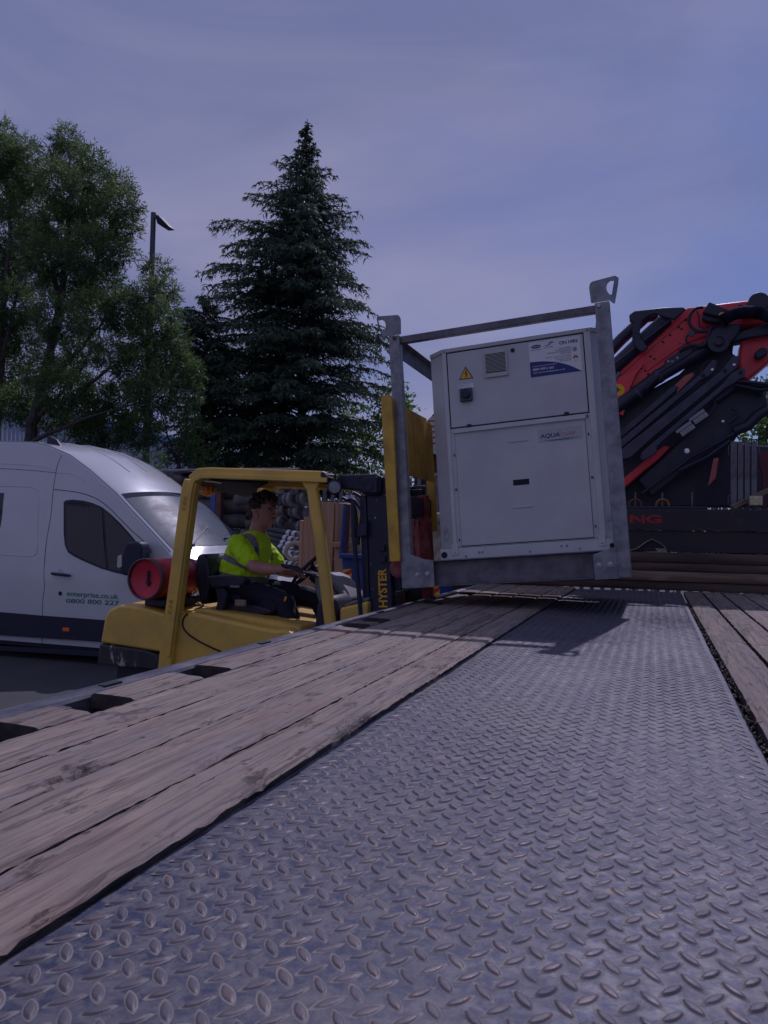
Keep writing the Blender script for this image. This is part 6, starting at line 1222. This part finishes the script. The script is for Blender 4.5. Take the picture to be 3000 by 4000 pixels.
# ================================================================== TREES
def foliage(name, blobs, mt, parent, n_per, L_, Wd, spray=7, up=.15, squash=.8, seed=0, shell=.55):
    g = np.random.default_rng(seed); Vs = []; Ts = []
    for (c, rad) in blobs:
        n = int(n_per*rad*rad); u = g.normal(size=(n, 3)); u /= np.linalg.norm(u, axis=1)[:, None]; rr = (shell+(1-shell)*g.random(n)**.6)*rad*(1+.22*g.normal(size=n)*.5)
        cen = np.array(c)+u*rr[:, None]*np.array([1, 1, squash])
        # a spray of leaflets along a drooping stem
        sd_ = u*.6+g.normal(size=(n, 3))*.55+np.array([0, 0, up]); sd_ /= np.linalg.norm(sd_, axis=1)[:, None]
        side = np.cross(sd_, g.normal(size=(n, 3))); side /= np.linalg.norm(side, axis=1)[:, None]
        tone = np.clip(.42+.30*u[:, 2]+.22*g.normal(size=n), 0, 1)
        for k in range(spray):
            t = (k/(spray-1))*1.6*L_; sgn = 1 if k % 2 else -1; ld = sd_*.75+side*sgn*.65+g.normal(size=(n, 3))*.22; ld[:, 2] -= .10; ld /= np.linalg.norm(ld, axis=1)[:, None]
            base = cen+sd_*t; wd = np.cross(ld, g.normal(size=(n, 3))); wd /= np.linalg.norm(wd, axis=1)[:, None]; ll = L_*(.75+.5*g.random(n))[:, None]
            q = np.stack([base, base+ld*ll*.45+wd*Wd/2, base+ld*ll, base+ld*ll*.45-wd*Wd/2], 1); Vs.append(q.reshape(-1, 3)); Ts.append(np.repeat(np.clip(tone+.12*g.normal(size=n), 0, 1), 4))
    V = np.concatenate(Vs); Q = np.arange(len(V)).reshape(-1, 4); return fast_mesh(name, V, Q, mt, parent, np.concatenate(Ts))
def dblob(x, y, rpx, yy, dj=0): p = D(x, y, yy+dj); dep = (p-CAM).dot(FW); return (tuple(p), rpx/1661*dep)
def bough(pts, r0, r1, yy, parent, nm='limb'):
    q = smooth_path([D(x, y, yy+d) for x, y, d in pts], 5); n = len(q); b = MB(); rr = random.Random(int(pts[0][0])); q = [v+Vector((rr.gauss(0, .03), rr.gauss(0, .03), 0)) for v in q]; b.tube(q, [r0+(r1-r0)*i/(n-1) for i in range(n)], 8); return b.build(nm, M['bark'], parent, world=True)
TY = 17
tb = thing('broadleaf_tree', 'tall narrow-leaved tree in the middle left, its crown reaching past the lamp column', 'tree', (D(50, 1400, TY).x, TY, 0))
Bb = [(145, 300, 26), (150, 345, 42), (128, 395, 45), (198, 345, 26), (200, 400, 44), (165, 440, 55), (255, 395, 26), (258, 440, 40), (215, 480, 50), (272, 490, 28), (140, 500, 58), (190, 545, 60), (250, 545, 36), (105, 560, 50), (150, 610, 60), (215, 620, 52), (340, 585, 24), (352, 628, 26), (322, 650, 40), (270, 670, 45), (365, 668, 20), (200, 680, 50), (130, 690, 55), (330, 705, 45), (375, 735, 26), (290, 735, 40), (355, 775, 45), (395, 800, 36), (300, 800, 48), (240, 770, 36), (180, 760, 36), (330, 850, 50), (395, 850, 34), (280, 870, 50), (215, 850, 34), (130, 840, 55), (170, 890, 52), (235, 925, 50), (300, 935, 42), (100, 900, 45), (190, 945, 35), (150, 800, 34), (90, 800, 40), (60, 860, 42)]
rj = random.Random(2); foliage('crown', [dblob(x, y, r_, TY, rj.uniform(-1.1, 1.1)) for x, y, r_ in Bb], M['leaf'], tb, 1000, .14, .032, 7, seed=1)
bough([(40, 1150, 0), (60, 960, 0), (85, 860, 0), (120, 700, .2), (135, 600, 0), (150, 450, 0), (150, 330, 0)], .20, .02, TY, tb, 'trunk')
for P_ in ([(95, 820, 0), (150, 780, -.3), (215, 700, -.5), (290, 610, -.4)], [(75, 900, 0), (160, 850, -.4), (260, 780, -.6), (360, 700, -.5)], [(60, 960, 0), (120, 930, -.6), (200, 900, -.8), (330, 860, -.8)], [(120, 700, 0), (190, 600, .3), (235, 500, .3), (255, 420, 0)], [(130, 640, 0), (105, 540, .4), (110, 430, 0)], [(70, 920, 0), (110, 870, .4), (180, 790, .5), (240, 640, .3)]): bough(P_, .075, .012, TY, tb)
ta = thing('broadleaf_tree', 'narrow-leaved tree cut off by the left edge of the picture', 'tree', (D(-10, 1400, TY+1).x, TY+1, 0))
Ab = [(5, 290, 30), (-20, 330, 50), (20, 345, 40), (60, 310, 14), (62, 335, 22), (40, 385, 42), (75, 390, 26), (0, 420, 60), (60, 450, 45), (15, 500, 60), (70, 520, 36), (-10, 580, 60), (50, 590, 50), (20, 660, 55), (-20, 720, 60), (55, 720, 45), (10, 790, 50), (-30, 850, 50), (20, 880, 38)]
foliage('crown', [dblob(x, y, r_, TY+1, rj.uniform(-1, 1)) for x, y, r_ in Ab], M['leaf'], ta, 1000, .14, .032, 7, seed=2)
bough([(-20, 1150, 0), (-5, 900, 0), (5, 700, 0), (20, 500, 0), (15, 330, 0)], .17, .02, TY+1, ta, 'trunk'); bough([(0, 800, 0), (35, 640, -.3), (55, 450, -.3)], .07, .012, TY+1, ta)
t3 = thing('broadleaf_tree', 'slim forked tree with a thin crown standing just behind the lamp column', 'tree', (D(385, 1100, 19).x, 19, 0))
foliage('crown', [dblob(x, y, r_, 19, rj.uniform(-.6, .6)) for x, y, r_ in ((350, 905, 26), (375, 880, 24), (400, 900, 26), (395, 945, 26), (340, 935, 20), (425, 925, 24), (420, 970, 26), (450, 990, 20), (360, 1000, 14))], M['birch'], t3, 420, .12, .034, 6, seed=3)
bough([(382, 1150, 0), (386, 1000, 0), (398, 960, 0), (404, 880, 0)], .07, .02, 19, t3, 'trunk'); bough([(386, 1000, 0), (368, 965, 0), (350, 900, 0)], .05, .015, 19, t3); bough([(386, 990, 0), (372, 975, 0), (348, 955, 0)], .03, .01, 19, t3)
t4 = thing('shrub', 'small light green shrub showing above the van roof', 'shrub', (D(300, 1100, 15).x, 15, 0)); foliage('foliage', [dblob(x, y, r_, 15, 0) for x, y, r_ in ((305, 995, 20), (330, 1000, 18), (280, 985, 14), (345, 990, 12))], M['birch'], t4, 700, .09, .024, 6, seed=4); bough([(305, 1300, 0), (305, 1000, 0)], .03, .01, 15, t4, 'stem')
# conifers
def conifer(lab, base, y, apex, outline, seed, trunk=.2, dens=1.0):
    A = D(*apex, y); B_ = D(base[0], base[1], y); dep = (A-CAM).dot(FW); pxm = dep/1661; t = thing('conifer_tree', lab, 'tree', (B_.x, y, 0)); g = random.Random(seed); gn = np.random.default_rng(seed)
    ax = lambda yy: apex[0]+(base[0]-apex[0])*(yy-apex[1])/(base[1]-apex[1])
    b = MB(); n = 14; b.tube([D(ax(apex[1]+(1500-apex[1])*k/n), apex[1]+(1500-apex[1])*k/n, y) for k in range(n+1)], [.012+trunk*(k/n)**.8 for k in range(n+1)], 8)
    def wid(yy, side):
        for (y0, l0, r0), (y1, l1, r1) in zip(outline, outline[1:]):
            if yy <= y1: f = (yy-y0)/(y1-y0); return (l0+(l1-l0)*f, r0+(r1-r0)*f)[side]
        return outline[-1][1+side]
    V = []; T = []; lb = b; yy = apex[1]+14; Z3 = Vector((0, 0, 1))
    def twig(q, dd, L_, tn):
        e1 = q+dd*L_*.5; e2 = e1+(dd+Vector((0, 0, -.9))).normalized()*L_*.6; wv = dd.cross(Vector((g.gauss(0, 1), g.gauss(0, 1), g.gauss(0, .6)))).normalized()*g.uniform(.012, .024)*dens
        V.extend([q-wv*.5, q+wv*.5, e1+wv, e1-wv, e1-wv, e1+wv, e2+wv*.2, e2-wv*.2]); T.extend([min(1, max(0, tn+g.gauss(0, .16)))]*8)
    while yy < base[1]:
        fr = (yy-apex[1])/(base[1]-apex[1]); nb = 3 if fr < .08 else 5
        for k in range(nb):
            az = g.random()*2*PI; c = math.cos(az); sd0 = 0 if c < 0 else 1
            def ww(v): return wid(v, sd0)*abs(c)+(wid(v, 0)+wid(v, 1))/2*(1-abs(c))
            net = max(.02, .42-.62*fr)+g.uniform(-.08, .08); w = ww(yy); w = ww(max(apex[1]+2, yy-net*w)); ln = w*pxm*g.choice((1.06, 1, .95, .85, .65, .45)); lift = net+.45
            o = D(ax(yy), yy, y); d = Vector((math.cos(az+YAW), math.sin(az+YAW), 0)); m = max(3, int(ln/.22)); pts = [o+d*ln*(i/m)+Z3*(ln*(lift*i/m-.45*(i/m)**2)+g.gauss(0, .015)) for i in range(m+1)]
            lb.tube(pts, [.030*(1-i/m)*min(1, ln/1.5)+.005 for i in range(m+1)], 4)
            for i in range(1, m+1):
                s = i/m; p = pts[i]; tan = (pts[i]-pts[i-1]).normalized(); sd_ = tan.cross(Z3).normalized()
                if s < .12 and ln > 1.4: continue
                for sg in (-1, 1):
                    sb = max(.12*min(1, ln), min(1.0, ln*.36)*(1.05-s*.78))*g.uniform(.7, 1.15); q = p+tan*g.uniform(-.1, .1); dd = (tan*g.uniform(.6, 1.0)+sd_*sg*g.uniform(.5, 1.0)+Z3*g.uniform(-.12, .16)).normalized(); n_ = max(1, int(sb/.13))
                    for j in range(n_+1):
                        f = j/n_; b0 = q+dd*sb*f-Z3*sb*.35*f*f
                        for h_ in range(3):
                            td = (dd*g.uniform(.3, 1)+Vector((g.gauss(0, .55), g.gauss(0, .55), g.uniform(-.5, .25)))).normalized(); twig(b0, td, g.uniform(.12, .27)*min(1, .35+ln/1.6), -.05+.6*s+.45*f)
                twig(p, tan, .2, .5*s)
        yy += (5.5+5.5*fr)
    lb.build('trunk', M['bark'], t, world=True)
    fast_mesh('crown', [tuple(v) for v in V], np.arange(len(V)).reshape(-1, 4), M['needle'], t, T); return t
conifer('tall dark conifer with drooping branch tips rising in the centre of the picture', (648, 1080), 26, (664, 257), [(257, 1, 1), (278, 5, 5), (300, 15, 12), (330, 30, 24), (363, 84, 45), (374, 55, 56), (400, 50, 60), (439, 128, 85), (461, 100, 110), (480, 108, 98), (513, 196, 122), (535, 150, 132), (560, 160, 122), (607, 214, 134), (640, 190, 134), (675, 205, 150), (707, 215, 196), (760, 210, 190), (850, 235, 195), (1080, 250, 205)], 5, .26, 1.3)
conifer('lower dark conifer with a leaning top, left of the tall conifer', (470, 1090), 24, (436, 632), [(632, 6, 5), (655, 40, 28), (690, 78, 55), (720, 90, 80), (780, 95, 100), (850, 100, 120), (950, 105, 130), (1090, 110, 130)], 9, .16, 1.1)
# lighter trees behind the conifers
def backtree(lab, blobs, y, tx_, seed, npm=60, mt='birch', L_=.20, Wd=.10):
    t = thing('broadleaf_tree', lab, 'tree', (D(tx_, 1200, y).x, y, 0)); foliage('crown', [dblob(x, yy, r_, y, rj.uniform(-1.5, 1.5)) for x, yy, r_ in blobs], M[mt], t, npm, L_, Wd, 5, seed=seed); bough([(tx_, 1350, 0), (tx_, 1000, 0), (tx_+5, blobs[0][1]+20, 0)], .2, .04, y, t, 'trunk'); return t
backtree('bright green tree rising behind the yellow backrest', [(845, 840, 26), (820, 850, 26), (870, 865, 24), (890, 885, 14), (850, 890, 38), (800, 900, 34), (880, 930, 26), (830, 950, 50), (900, 985, 24), (780, 970, 45), (870, 1000, 40), (915, 1050, 22)], 28, 850, 11, 100)
backtree('leafy green tree behind the middle of the tall conifer', [(740, 930, 50), (690, 960, 50), (780, 1020, 60), (620, 980, 45), (700, 1040, 55), (560, 1010, 50), (820, 1050, 60), (500, 1000, 40)], 33, 700, 12, 70, L_=.24)
backtree('leafy tree at the right edge, beyond the crane', [(1640, 800, 22), (1625, 900, 30), (1652, 870, 36), (1600, 965, 30), (1640, 950, 45), (1670, 1010, 60), (1610, 1020, 36), (1590, 1050, 34), (1650, 1080, 50), (1690, 900, 60)], 19, 1650, 13, 260, L_=.13, Wd=.07)
# dark hedge closing the yard behind the fence
hb_ = foliage('hedge', [((x, 15.5+rj.uniform(-.4, .4), .7+rj.uniform(0, 1.4)), .75) for x in np.arange(-16, 9, .55)], M['needle'], None, 420, .12, .05, 5, seed=15); tag(hb_, 'dark hedge running along the yard behind the palisade fence', 'hedge')
